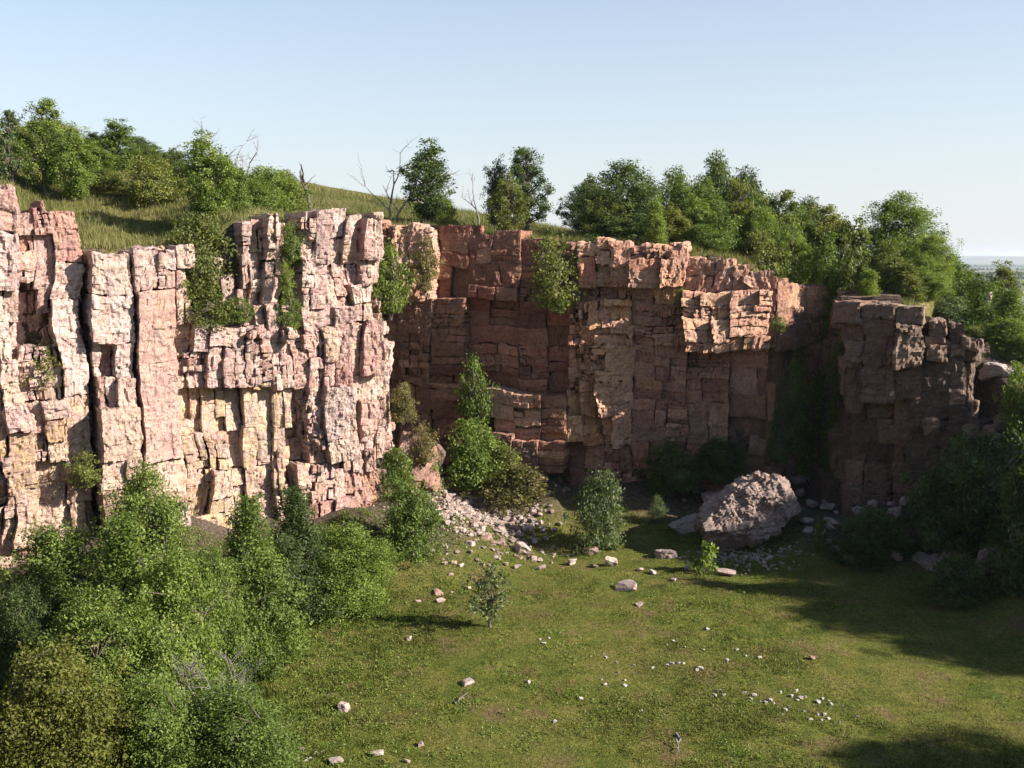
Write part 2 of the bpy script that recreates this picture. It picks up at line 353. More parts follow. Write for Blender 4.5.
# ------------------------------------------------------------------ terrain sheets
def build_terrain():
    xs = np.concatenate([np.linspace(-260, -62, 34)[:-1], np.arange(-62, 62.01, .5), np.linspace(62, 260, 34)[1:]])
    ys = np.concatenate([np.linspace(-200, 2, 26)[:-1], np.arange(2, 96.01, .5), np.linspace(96, 300, 36)[1:]])
    X, Y = np.meshgrid(xs, ys); Z = height(X, Y)
    nx, ny = len(xs), len(ys); idx = np.arange(nx * ny).reshape(ny, nx)
    f = np.stack([idx[:-1, :-1], idx[:-1, 1:], idx[1:, 1:], idx[1:, :-1]], -1).reshape(-1, 4)
    sd, _ = bound_dist(X.ravel(), Y.ravel())
    p3 = np.stack([X.ravel(), Y.ravel(), 0 * X.ravel()], 1)
    hay = np.clip(sstep(0, 3, sd) * (.75 + .5 * vnoise(p3 * .15, 3)), 0, 1)
    soil = sstep(-6.5, -2.0, sd + 1.2 * vnoise(p3 * .5, 9)) * (sd < 1.6) * (Y.ravel() > 25)
    tint = np.stack([hay, soil, 0 * hay], 1)
    me = mesh('ground', np.stack([X.ravel(), Y.ravel(), Z.ravel()], 1), f, M_GROUND, tint=tint, smooth=True)
    obj('ground', me, kind='structure')
    q = 13000.; g = np.linspace(-q, q, 41); GX, GY = np.meshgrid(g, g); idx = np.arange(41 * 41).reshape(41, 41)
    f = np.stack([idx[:-1, :-1], idx[:-1, 1:], idx[1:, 1:], idx[1:, :-1]], -1).reshape(-1, 4)
    obj('prairie', mesh('prairie', np.stack([GX.ravel(), GY.ravel(), np.full(GX.size, PLAIN_Z)], 1), f, M_PLAIN), kind='structure')
    # low far ridge on the horizon
    n = 120; xr = np.linspace(-12000, 12000, n); y0 = 10500
    prof = 55 + 26 * fbm(np.stack([xr / 2600, 0 * xr, 0 * xr], 1), 4, 21)
    V = []
    for dy, s in ((-1800, 0.), (-900, .55), (0, 1.), (900, .5), (1800, 0.)):
        V.append(np.stack([xr, np.full(n, y0 + dy), PLAIN_Z - 2 + s * prof], 1))
    V = np.concatenate(V); idx = np.arange(5 * n).reshape(5, n)
    f = np.stack([idx[:-1, :-1], idx[:-1, 1:], idx[1:, 1:], idx[1:, :-1]], -1).reshape(-1, 4)
    rs = np.random.RandomState(2); TV, TF, off = [], [], 0          # shelterbelts between the far fields
    sv, sf = ico_sphere(1)
    for (y_, x0, x1) in ((1500, 620, 1100), (2100, 950, 1150), (2600, 1150, 1900), (3600, 1500, 2300), (5200, 2300, 3300), (1900, -900, 400), (3000, -1500, 900)):
        n_ = int((x1 - x0) / 9)
        for x in np.linspace(x0, x1, n_):
            if rs.uniform() < .15: continue
            r_ = rs.uniform(4, 8); v_ = sv * [r_, r_, rs.uniform(4, 7)] * (1 + rs.uniform(-.2, .2, (len(sv), 1))) + [x, y_ + rs.normal() * 8, PLAIN_Z + 3]
            TV.append(v_); TF.append(sf + off); off += len(v_)
    obj('treeline', mesh('treeline', np.concatenate(TV), np.concatenate(TF), M_LEAF['dark'], lv=np.full(off, .4)), kind='stuff', label='far dark rows of trees between the fields on the plain', cat='trees')
    obj('hills', mesh('hills', V, f, M_PLAIN, smooth=True), kind='structure')
build_terrain()

# ------------------------------------------------------------------ cliffs: jointed blocks on a rock body
def split_rect(rng, r, wt, ht, out, plane, jit, tj, still, bias, lv=0):
    """joints split joints; a piece keeps the plane of the face it broke from or steps out of it"""
    u0, u1, v0, v1 = r; w_, h_ = u1 - u0, v1 - v0
    if lv in (1, 3):
        k = rng.choice((.5, .75, 1., 1.3, 1.7)); wt, ht = wt * k, ht * k * rng.choice((.7, 1., 1.4))
    a = w_ / wt; b = h_ / ht
    if (a < 1.25 and b < 1.25) or (lv > 2 and a < 1.7 and b < 1.7 and rng.random() < .25) or lv > 9: out.append((r, plane)); return
    if a > b * bias * rng.uniform(.5, 1.7) and w_ > .42:
        c = u0 + w_ * rng.uniform(.3, .7); kids = ((u0, c, v0, v1), (c, u1, v0, v1))
    elif h_ > .36:
        c = v0 + h_ * rng.uniform(.28, .72); kids = ((u0, u1, v0, c), (u0, u1, c, v1))
    else: out.append((r, plane)); return
    for q in kids:
        p = plane
        if rng.random() > still:
            uc, vc = (q[0] + q[1]) / 2, (q[2] + q[3]) / 2; sz = min(1.5, math.sqrt((q[1] - q[0]) * (q[3] - q[2])))
            d = p[0] + p[1] * uc + p[2] * vc + rng.gauss(0, jit) * (.45 + .6 * sz); bu = p[1] * .7 + rng.gauss(0, tj); bv = p[2] * .7 + rng.gauss(0, tj * .5)
            p = (d - bu * uc - bv * vc, bu, bv)
        split_rect(rng, q, wt, ht, out, p, jit, tj, still, bias, lv + 1)

def build_cliff(name, path, cols, feats, bottom, material, label, seed, wt, ht, jit, step, tintf, rough=1.0, keep=300, tiltj=.06, gapk=1., recess=.05, still=.4, bias=1., gapu=1.):
    rng = random.Random(seed)
    root = obj(name, None, label=label, cat='cliff')
    rects = []
    for c in cols:
        x0, x1, dep, top = c[:4]; rows = c[4] if len(c) > 4 else []; cw, ch = (c[5] if len(c) > 5 else (wt, ht))
        xm = (x0 + x1) / 2
        u0, u1 = path.uv(x0, 350)[0], path.uv(x1, 350)[0]
        vt = path.uv(xm, top)[1]; vs = [vt] + [path.uv(xm, r)[1] for r in rows] + [bottom]
        u0, u1 = min(u0, u1), max(u0, u1)
        for i in range(len(vs) - 1):
            if vs[i] - vs[i + 1] < .15: continue
            out = []; split_rect(rng, (u0, u1, vs[i + 1], vs[i]), cw, ch, out, (rng.gauss(0, jit), 0., 0.), jit, tiltj, still, bias)
            for q, pl in out: rects.append((q, dep, i == 0 and abs(q[3] - vt) < 1e-6, pl))
    fe = []
    for (a, b, c, d, dd, *tl) in feats:
        p0 = path.uv(a, (b + d) / 2)[0]; p1 = path.uv(c, (b + d) / 2)[0]; z1 = path.uv((a + c) / 2, b)[1]; z0 = path.uv((a + c) / 2, d)[1]
        fe.append((p0, p1, z0, z1, dd, tl[0] if tl else 0., tl[1] if len(tl) > 1 else 1.))
    verts, faces, tints, spans, areas = [], [], [], [], []; base = 0
    ring = [.10, .3, .8, 1.6, 2.9]; K = len(ring)
    U, D, V, NU, ND, NV, RG = [], [], [], [], [], [], []
    for (u0, u1, v0, v1), dep, top, pl in rects:
        g = rng.choice((.002, .004, .006, .012, .022)) * gapk; gu = rng.choice((.003, .006, .01, .018, .05)) * gapk * gapu; uc, vc = (u0 + u1) / 2, (v0 + v1) / 2
        d0 = dep + pl[0] + pl[1] * uc + pl[2] * vc; tu = -pl[1]; tv = pl[2]; rg = rough
        if rng.random() < recess: d0 -= rng.uniform(.15, .5)
        for (p0, p1, z0, z1, dd, tl, rr) in fe:
            if p0 <= uc <= p1 and z0 <= vc <= z1:
                d0 += dd - tl * .35 * (uc - (p0 + p1) / 2); tu += tl; rg *= min(rr, 1.4)
                if rr > 1.6: d0 += rng.gauss(0, .22); tu += rng.gauss(.15, .25)
        if top: v1 += rng.uniform(-.25, .3)
        ua, ub, va, vb = u0 + gu, u1 - gu, v0 + g, v1 - g * rng.uniform(.5, 1.5)
        nu = max(2, int((ub - ua) / step)); nv = max(2, int((vb - va) / step))
        eu = np.concatenate([np.full(K, ua), np.linspace(ua, ub, nu + 1), np.full(K, ub)]); ev = np.concatenate([np.full(K, va), np.linspace(va, vb, nv + 1), np.full(K, vb)])
        bu = np.concatenate([ring[::-1], np.zeros(nu + 1), ring]); bv = np.concatenate([ring[::-1], np.zeros(nv + 1), ring])
        su = np.concatenate([-np.ones(K), [-.7], np.zeros(nu - 1), [.7], np.ones(K)]); sv = np.concatenate([-np.ones(K), [-.7], np.zeros(nv - 1), [.7], np.ones(K)])
        UU, VV = np.meshgrid(eu, ev); BU, BV = np.meshgrid(bu, bv); SU, SV = np.meshgrid(su, sv)
        back = np.maximum(BU, BV)
        edge = np.minimum(np.minimum(UU - ua, ub - UU), np.minimum(VV - va, vb - VV))
        bw = rng.uniform(.01, .06); bev = np.clip(1 - edge / bw, 0, 1) ** 2 * bw * rng.uniform(.2, .7)
        DD = d0 + tu * (UU - uc) * -1 + tv * (VV - vc) - np.where(back > 0, back + bw * .3, bev)
        front = (back == 0).astype(float)
        # taper the sides a little so that deep joints open
        n = UU.size; nr, nc = UU.shape; idx = np.arange(n).reshape(nr, nc)
        f = np.stack([idx[:-1, :-1], idx[:-1, 1:], idx[1:, 1:], idx[1:, :-1]], -1)
        m = np.ones((nr - 1, nc - 1), bool)
        m[:K, :K] = m[:K, -K:] = m[-K:, :K] = m[-K:, -K:] = False   # ring corners are degenerate
        f = f[m]
        U.append(UU.ravel()); V.append(VV.ravel()); D.append(DD.ravel()); NU.append((SU * (1 - .0 * front)).ravel()); NV.append(SV.ravel()); ND.append(front.ravel()); RG.append(np.full(n, rg))
        faces.append(f); spans.append((base, base + n)); base += n; areas.append((ub - ua) * (vb - va))
        r1, r2, r3 = tintf(uc, vc, d0 - dep, rng)
        tints.append(np.tile([r1, r2, r3], (n, 1)))
    U, V, D, NU, NV, ND, RG = map(np.concatenate, (U, V, D, NU, NV, ND, RG)); tints = np.concatenate(tints)
    q = np.stack([U, D * .6, V], 1)
    # joints wander: one warp for all blocks so that neighbours still fit
    w1 = np.stack([U * .55, 0 * U, V * .4], 1); w2 = np.stack([U * 1.9, 0 * U, V * 1.5], 1)
    Uw = U + .24 * vnoise(w1, seed) + .05 * vnoise(w2, seed + 3); Vw = V + .16 * vnoise(w1 + 9, seed + 1) + .05 * vnoise(w2 + 4, seed + 2)
    f1, e1 = facets(np.stack([U / .52, D / .7, V / .8], 1), seed + 10, .85, .8)
    f3, e3 = facets(np.stack([U / .14, D / .16, V / .19], 1), seed + 50, .6, 1.)
    f2, e2 = facets(np.stack([U / .27, D / .3, V / .34], 1), seed + 20, .5, 1.0)
    rel = RG * (.055 * f1 + .042 * f2 + .022 * f3 - .05 * np.clip(1 - e1 / .06, 0, 1) + .02 * fbm(q * 2.2, 3, seed + 30))
    nl = np.sqrt(NU ** 2 + NV ** 2 + ND ** 2) + 1e-6
    Uw = Uw + rel * NU / nl; Vw = Vw + rel * NV / nl; Dw = D + rel * ND / nl
    pos = path.pos(Uw); nor = path.nor(Uw)
    W = np.concatenate([pos + nor * Dw[:, None], Vw[:, None]], 1)
    order = sorted(range(len(areas)), key=lambda i: -areas[i]); big = set(order[:keep])
    rest_v, rest_f, rest_t, off = [], [], [], 0
    for i, (a, b) in enumerate(spans):
        if i in big and areas[i] > .22:
            ctr = W[a:b].mean(0)
            obj('rock_block', mesh('rock_block', W[a:b] - ctr, faces[i] - 0, material, tint=tints[a:b]), root, loc=ctr)
        else:
            rest_v.append(W[a:b]); rest_f.append(faces[i] + off); rest_t.append(tints[a:b]); off += b - a
    if rest_v:
        obj('small_rock_blocks', mesh('small_rock_blocks', np.concatenate(rest_v), np.concatenate(rest_f), material, tint=np.concatenate(rest_t)), root, kind='stuff')
    # the body behind the joints
    us = np.arange(min(r[0][0] for r in rects), max(r[0][1] for r in rects), .4); nz = 24
    GU, GV = np.meshgrid(us, np.linspace(0, 1, nz)); gu = GU.ravel()
    tops = np.full(len(us), -9.)
    for r, dep, tp, pl in rects:
        tops = np.where((us >= r[0] - .2) & (us <= r[1] + .2), np.maximum(tops, r[3]), tops)
    tops = np.maximum(tops, bottom + 1) - .55
    zz = bottom + GV * (tops - bottom)[None, :]; rl = .25 * fbm(np.stack([gu, 0 * gu, zz.ravel()], 1) * .8, 3, seed + 40)
    pb = path.pos(gu) + path.nor(gu) * (-1.75 + rl)[:, None]
    idx = np.arange(len(gu)).reshape(nz, len(us)); f = np.stack([idx[:-1, :-1], idx[:-1, 1:], idx[1:, 1:], idx[1:, :-1]], -1).reshape(-1, 4)
    obj('rock_body', mesh('rock_body', np.concatenate([pb, zz.reshape(-1, 1)], 1), f, material, tint=np.tile([.3, .1, .4], (len(gu), 1))), root)
    return root, len(rects)

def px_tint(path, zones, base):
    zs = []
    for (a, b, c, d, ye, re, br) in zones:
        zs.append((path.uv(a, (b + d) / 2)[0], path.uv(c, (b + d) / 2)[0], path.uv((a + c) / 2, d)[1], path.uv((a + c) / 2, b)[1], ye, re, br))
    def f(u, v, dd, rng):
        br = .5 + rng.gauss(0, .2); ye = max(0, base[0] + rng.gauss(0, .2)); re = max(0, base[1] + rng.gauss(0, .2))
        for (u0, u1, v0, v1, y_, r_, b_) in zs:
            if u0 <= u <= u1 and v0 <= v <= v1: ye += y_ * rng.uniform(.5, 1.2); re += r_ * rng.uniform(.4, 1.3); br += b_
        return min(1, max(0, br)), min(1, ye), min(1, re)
    return f

lc = [(-330, -230, .2, 205), (-230, -150, .5, 200), (-150, -95, 0., 200), (-95, -45, .4, 195), (-45, 0, .2, 192), (0, 22, .45, 190, [232, 290]), (22, 57, .05, 208, [235, 290, 345]), (57, 84, .3, 222, [300]), (84, 90, -1.1, 240, [], (.5, 2.)),
      (90, 129, 1.0, 246, [292, 340], (1.3, 2.6)), (129, 134, -.9, 252, [], (.5, 2.)), (134, 173, 1.15, 247, [290], (1.1, 3.2)), (173, 179, -.7, 262, [], (.5, 1.0)), (179, 243, .15, 250, [325, 388], (.6, 1.2)),
      (243, 287, .35, 221, [305, 388], (.5, 1.6)), (287, 301, .1, 232, [330, 388], (.6, 1.0)), (301, 347, .4, 212, [305, 385, 460], (.55, 1.5)), (347, 373, .15, 215, [320, 400], (.5, 1.6)), (373, 390, -.35, 222, [318, 420], (.5, 1.4)),
      (390, 393, -.6, 300, [], (1.4, 1.6))]
lf = [(14, 278, 45, 348, -.9), (88, 300, 105, 430, -.5), (187, 220, 243, 324, -1.5), (287, 225, 301, 330, -1.1), (373, 215, 395, 318, -2.0), (187, 326, 300, 386, .45), (300, 335, 373, 560, .25),
      (0, 400, 130, 560, .35), (186, 388, 300, 470, -.1, 0, .6), (131, 290, 173, 480, .0, .18, .6), (70, 395, 85, 440, -.3), (280, 425, 300, 470, -.5)]
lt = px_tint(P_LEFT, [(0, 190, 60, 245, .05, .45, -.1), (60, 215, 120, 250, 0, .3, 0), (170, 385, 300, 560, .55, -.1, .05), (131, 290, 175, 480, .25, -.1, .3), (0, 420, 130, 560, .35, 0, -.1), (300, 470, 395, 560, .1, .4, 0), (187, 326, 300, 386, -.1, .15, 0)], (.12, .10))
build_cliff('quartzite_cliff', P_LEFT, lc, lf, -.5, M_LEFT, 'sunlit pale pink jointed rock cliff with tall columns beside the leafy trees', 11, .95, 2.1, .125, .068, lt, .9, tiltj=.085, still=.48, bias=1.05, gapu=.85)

bc = [(372, 404, .0, 222, [255, 300], (1., 1.2)), (404, 438, .3, 228, [300], (.8, .9)), (438, 470, .1, 226, [300], (2.0, .8)), (470, 520, .0, 234, [300, 345], (2.4, .8)), (520, 548, .0, 241, [300, 345], (2., .7)), (548, 572, -.15, 246, [300, 345], (1.6, .7)),
      (572, 585, .1, 246, [300], (.7, .8)), (585, 632, .2, 241, [286, 300, 345, 445], (.7, .7)), (632, 686, .35, 244, [286, 345, 400], (1.9, .9)), (686, 730, .1, 262, [276, 290, 350], (1.9, .9)), (730, 772, .0, 268, [290, 350], (1.9, .9)), (772, 779, -.1, 278, [310, 350], (1.7, 1.4)), (779, 806, -.1, 284, [310, 350], (1.5, 1.2)), (806, 832, -.2, 288, [], (1.5, 1.3))]
bf = [(404, 226, 438, 300, 1.1, .25, 1.5), (372, 300, 470, 560, .7, 0, .8), (438, 226, 548, 300, -.1, -.03, .45), (470, 300, 585, 470, 0., -.02, .6), (488, 388, 560, 432, 1.5, 0, .8), (475, 432, 560, 560, 2.0), (585, 236, 686, 286, .75, .24, 1.1),
      (640, 250, 686, 286, .35, .25), (572, 300, 640, 446, .55, .4, 2.0), (640, 345, 686, 560, -.2, -.05, .6), (686, 290, 772, 350, .95, .62, .8), (686, 255, 772, 290, .25, .1), (686, 350, 806, 560, -.25, -.06, .6)]
bt = px_tint(P_BACK, [(404, 226, 438, 300, 0, -.4, .8), (438, 226, 560, 300, .1, .35, -.1), (470, 300, 600, 390, 0, .4, 0), (540, 380, 605, 475, .5, .3, .1), (488, 388, 540, 432, 0, -.3, .35), (572, 300, 640, 446, .3, -.3, .8), (686, 290, 772, 350, .05, -.15, .9), (585, 236, 686, 286, .1, 0, .35), (372, 300, 470, 560, 0, .0, -.1)], (.08, .3))  # strong brightness zones paint sunlight onto the slab and jutting blocks
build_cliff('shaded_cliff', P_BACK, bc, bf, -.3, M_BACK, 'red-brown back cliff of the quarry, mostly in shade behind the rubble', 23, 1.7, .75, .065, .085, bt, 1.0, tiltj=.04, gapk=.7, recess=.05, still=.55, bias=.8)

uc_ = [(829, 838, .0, 296, [330, 370], (1.4, 1.3)), (838, 849, .0, 300, [330, 370], (1.4, 1.3)), (849, 868, .3, 306, [322, 365], (1.6, 1.6)), (868, 899, .45, 303, [318, 362, 400], (2.2, 2.6)), (899, 925, .35, 307, [322, 343, 366, 400], (2.0, 2.2)), (925, 929, -1.0, 330, [], (.5, 1.5)), (929, 947, .25, 318, [345, 362, 402], (1.6, 1.8)), (947, 950, -.8, 362, [], (.4, 1.5)), (950, 964, .1, 320, [345, 358, 405], (1.4, 1.6)), (964, 968, -1., 365, [], (.4, 1.5)),
       (968, 985, .0, 362, [400], (1.3, 2.)), (985, 1010, -.3, 366, [400], (1.6, 1.6))]
uf = [(868, 318, 927, 365, .45, .05, 1.), (899, 322, 927, 365, .35, .3, 1.4), (927, 345, 966, 362, .35, .2), (846, 300, 927, 320, .55), (836, 400, 927, 560, -.55), (846, 455, 927, 560, .35), (948, 358, 966, 420, .3, .2), (927, 362, 948, 560, -.25)]
ut = px_tint(P_BUTT, [(899, 322, 927, 365, .2, -.2, .5), (927, 345, 966, 362, .3, -.1, .4), (846, 400, 927, 560, .1, .3, 0)], (.1, .2))  # brightened zones put sun into the colour of the right-hand faces
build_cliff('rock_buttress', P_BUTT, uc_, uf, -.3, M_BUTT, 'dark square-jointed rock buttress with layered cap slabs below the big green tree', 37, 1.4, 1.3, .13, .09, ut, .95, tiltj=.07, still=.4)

# ------------------------------------------------------------------ loose rocks
ico = ico_sphere
ICO = {k: ico(k) for k in (2, 3, 4, 5, 6)}
def rock_mesh(name, seed, dims, sub=3, cuts=9, rough=.06, box=.35, tint=None, material=M_STONE, fscale=3.):
    rs = np.random.RandomState(seed); v, f = ICO[sub]; v = v.copy()
    m = np.abs(v).max(1)[:, None]; v = v * (1 - box) + v / m * box * .85
    for k in range(cuts):
        n = rs.normal(size=3)
        if k < 6 and box > .2: n = np.eye(3)[k % 3] * (1 if k < 3 else -1) + .22 * n
        n /= np.linalg.norm(n); d = rs.uniform(.45, .78); e = v @ n - d; v = v - np.clip(e, 0, None)[:, None] * n * .96
    dims = np.array(dims); w_ = v * dims / 2
    fv, e1 = facets(w_ * fscale / max(dims) * 1.6 + seed, seed, .6, .9)
    fv2, _ = facets(w_ * fscale / max(dims) * 4 + seed, seed + 7, .5, .9)
    dr = v / (np.linalg.norm(v, axis=1)[:, None] + 1e-6)
    w_ = w_ + dr * (rough * fv + rough * .45 * fv2)[:, None] * min(dims)
    t = np.tile(tint if tint is not None else [rs.uniform(.3, .9), rs.uniform(0, .35), rs.uniform(0, .4)], (len(v), 1))
    return mesh(name, w_, f, material, tint=t)
CHIPS = [rock_mesh('stone', 930 + i, (1., .8, .7), 2, 9, .05, .4, tint=[.8, .1, .05], material=M_CHIP) for i in range(6)]
STONES = []
for i in range(14):
    rs = np.random.RandomState(900 + i)
    STONES.append(rock_mesh('stone', 900 + i, (1., rs.uniform(.6, .95), rs.uniform(.4, .75)), 2, 9, .05, .4, tint=[rs.uniform(.1, .9), rs.uniform(0, .25), rs.uniform(0, .3)]))
RED_STONE = [rock_mesh('stone', 950 + i, (1., .8, .6), 3, 9, .035, .5, tint=[.55, .1, .75]) for i in range(3)]
PALE_BLOCK = [rock_mesh('stone', 960 + i, (1., .8, .75), 3, 8, .03, .6, tint=[.85, .25, .12]) for i in range(4)]
rr = random.Random(5)
def stone(px, py, wpx, label, group=None, pool=None, name='stone', hs=1., sink=.22, rot=None, cat='stone'):
    p = ground(px, py); Y = p[1]; s = wpx * Y / FPX * 1.05
    me = rr.choice(pool or STONES); o = obj(name, me, label=label, cat=cat, group=group)
    o.scale = (s, s * rr.uniform(.8, 1.1), s * hs); zmin = .3 * s * hs
    o.location = (p[0], p[1] + s * .3, p[2] + zmin * (1 - sink)); o.rotation_euler = (rr.uniform(-.25, .25), rr.uniform(-.25, .25), rr.uniform(0, 6.28) if rot is None else rot)
    return o

# the big fallen block
bp = ground(748, 556)
def big_boulder():
    v, f = ICO[6]; v = v.copy(); m = np.abs(v).max(1)[:, None]; v = v * .04 + v / m * .90
    for n, d in (((.8, -.1, .7), 1.02), ((-.8, .1, .6), 1.05), ((.7, -.7, -.4), 1.08), ((-.4, -.6, .8), 1.12), ((-.7, -.5, -.6), 1.0), ((.3, .2, -1), .93), ((.95, -.4, 0), 1.02)):
        n = np.array(n) / np.linalg.norm(n); v -= np.clip(v @ n - d, 0, None)[:, None] * n
    w_ = v * np.array([5.3, 3.0, 3.2]) / 2
    nb = np.array([.25, -.55, .8]); nb /= np.linalg.norm(nb); lay = w_ @ nb / .36 + .25 * vnoise(w_ * .9, 77)
    li = np.floor(lay); bed = h3(li.astype(np.int64), np.zeros(len(li), np.int64), np.zeros(len(li), np.int64), 5) * 2 - 1
    a, e = facets(w_ * np.array([1.05, .9, 1.0]) + 3, 51, .8, .5); b, e2 = facets(w_ * np.array([2.5, 2.2, 2.6]) + 8, 61, .8, .6); c, _ = facets(w_ * 6 + 1, 67, .6, .7)
    ax = np.abs(v) ** 6 * np.sign(v); dr = ax / (np.linalg.norm(ax, axis=1)[:, None] + 1e-9); side = 1 - np.abs(dr @ nb)
    gr = np.clip(1 - np.minimum(lay - li, 1 - lay + li) / .12, 0, 1)
    w_ = w_ + dr * (.14 * a + .10 * b + .04 * c + side * (.12 * bed - .10 * gr) - .08 * np.clip(1 - e / .06, 0, 1))[:, None]
    me = mesh('boulder', w_, f, M_STONE, tint=np.tile([.0, .02, .3], (len(v), 1)))
    o = obj('boulder', me, label='huge rough grey boulder lying tilted at the foot of the back cliff', cat='boulder')
    o.location = (bp[0] + .3, bp[1] + 1.7, bp[2] + 1.8); o.rotation_euler = (R(-22), R(-27), R(8))
big_boulder()
def boulder(px, py, wpx, dims, seed, label, tint, rot=(0, 0, 0), lift=.3, mt=M_STONE, sub=4):
    p = ground(px, py); s = wpx * p[1] / FPX / dims[0]
    me = rock_mesh('boulder', seed, np.array(dims) * s, sub, 9, .05, .45, tint=tint, material=mt)
    o = obj('boulder', me, label=label, cat='boulder'); o.location = (p[0], p[1] + dims[1] * s * .4, p[2] + dims[2] * s * lift); o.rotation_euler = [R(a) for a in rot]
boulder(712, 508, 26, (1, .9, .9), 71, 'small rounded boulder with a sunlit orange top just behind the huge boulder', [.5, .2, .5])
boulder(690, 534, 50, (1, .6, .4), 72, 'low pale slab wedged against the low end of the huge boulder', [.45, .05, .1], (0, -14, 0), .35)
boulder(667, 560, 26, (1, .8, .5), 73, 'dull dark rock half sunk in the shadow of the huge boulder', [.2, 0, .1])
boulder(935, 573, 40, (1, .8, .6), 74, 'dark angular boulder at the edge of the deep shade', [.3, 0, .2])
boulder(962, 590, 52, (1, .8, .5), 75, 'broad flat dark boulder lying in the deep shade', [.3, 0, .1])
boulder(998, 575, 46, (1, .8, .8), 76, 'reddish boulder in deep shade at the foot of the dark shrubs', [.3, 0, .5])
boulder(945, 540, 30, (1, .8, .6), 77, 'small dark boulder uphill of the shaded angular boulder', [.3, 0, .2])
def ledge_rock(px, py, wpx, Y, dims, seed, label, tint, rot=(0, 0, 0), mt=M_BUTT, lift=.5):
    p = at(px, py, Y); s = wpx * Y / FPX / dims[0]
    o = obj('boulder', rock_mesh('boulder', seed, np.array(dims) * s, 4, 9, .05, .55, tint=tint, material=mt), label=label, cat='boulder')
    o.location = (p[0], p[1], p[2]); o.rotation_euler = [R(a) for a in rot]
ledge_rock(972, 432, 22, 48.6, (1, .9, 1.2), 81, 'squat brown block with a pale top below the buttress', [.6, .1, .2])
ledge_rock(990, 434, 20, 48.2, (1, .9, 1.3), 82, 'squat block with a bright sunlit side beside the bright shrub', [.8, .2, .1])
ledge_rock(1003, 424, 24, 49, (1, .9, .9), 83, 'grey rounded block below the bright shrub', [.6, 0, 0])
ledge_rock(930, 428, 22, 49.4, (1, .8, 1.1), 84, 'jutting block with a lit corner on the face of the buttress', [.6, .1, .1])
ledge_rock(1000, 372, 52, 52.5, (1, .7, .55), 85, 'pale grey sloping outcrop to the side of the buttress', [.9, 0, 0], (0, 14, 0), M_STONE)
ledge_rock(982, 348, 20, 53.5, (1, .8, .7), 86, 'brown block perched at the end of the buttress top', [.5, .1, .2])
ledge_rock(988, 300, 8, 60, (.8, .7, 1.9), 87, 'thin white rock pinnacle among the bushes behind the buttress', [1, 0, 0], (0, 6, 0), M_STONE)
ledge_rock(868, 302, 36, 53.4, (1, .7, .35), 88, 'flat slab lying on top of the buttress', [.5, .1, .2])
ledge_rock(6, 192, 18, 41.6, (1, .9, 1.3), 89, 'rounded pink knob of rock on the rim above the grass', [.6, .2, .3], mt=M_LEFT)
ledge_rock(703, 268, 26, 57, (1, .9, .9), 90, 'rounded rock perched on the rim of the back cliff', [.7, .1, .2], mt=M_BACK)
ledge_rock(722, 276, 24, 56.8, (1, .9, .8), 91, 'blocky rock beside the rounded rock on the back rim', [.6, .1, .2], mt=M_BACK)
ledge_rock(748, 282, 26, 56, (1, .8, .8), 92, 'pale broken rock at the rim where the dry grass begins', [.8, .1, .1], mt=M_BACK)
ledge_rock(408, 462, 46, 52.8, (1, .8, 1.9), 193, 'stained crumbling rock ledge beside the corner of the pale cliff', [.0, .5, .5], (8, 10, 20), mt=M_LEFT)
ledge_rock(426, 470, 38, 53.6, (1, .8, 1.7), 194, 'lower rock ledge next to the stained crumbling ledge', [.0, .4, .6], (-6, -12, 50), mt=M_LEFT)
ledge_rock(439, 458, 15, 54.6, (1, .9, 2.2), 195, 'small grey rock standing at the end of the crumbling ledges', [.4, 0, .15], (0, 12, 10))

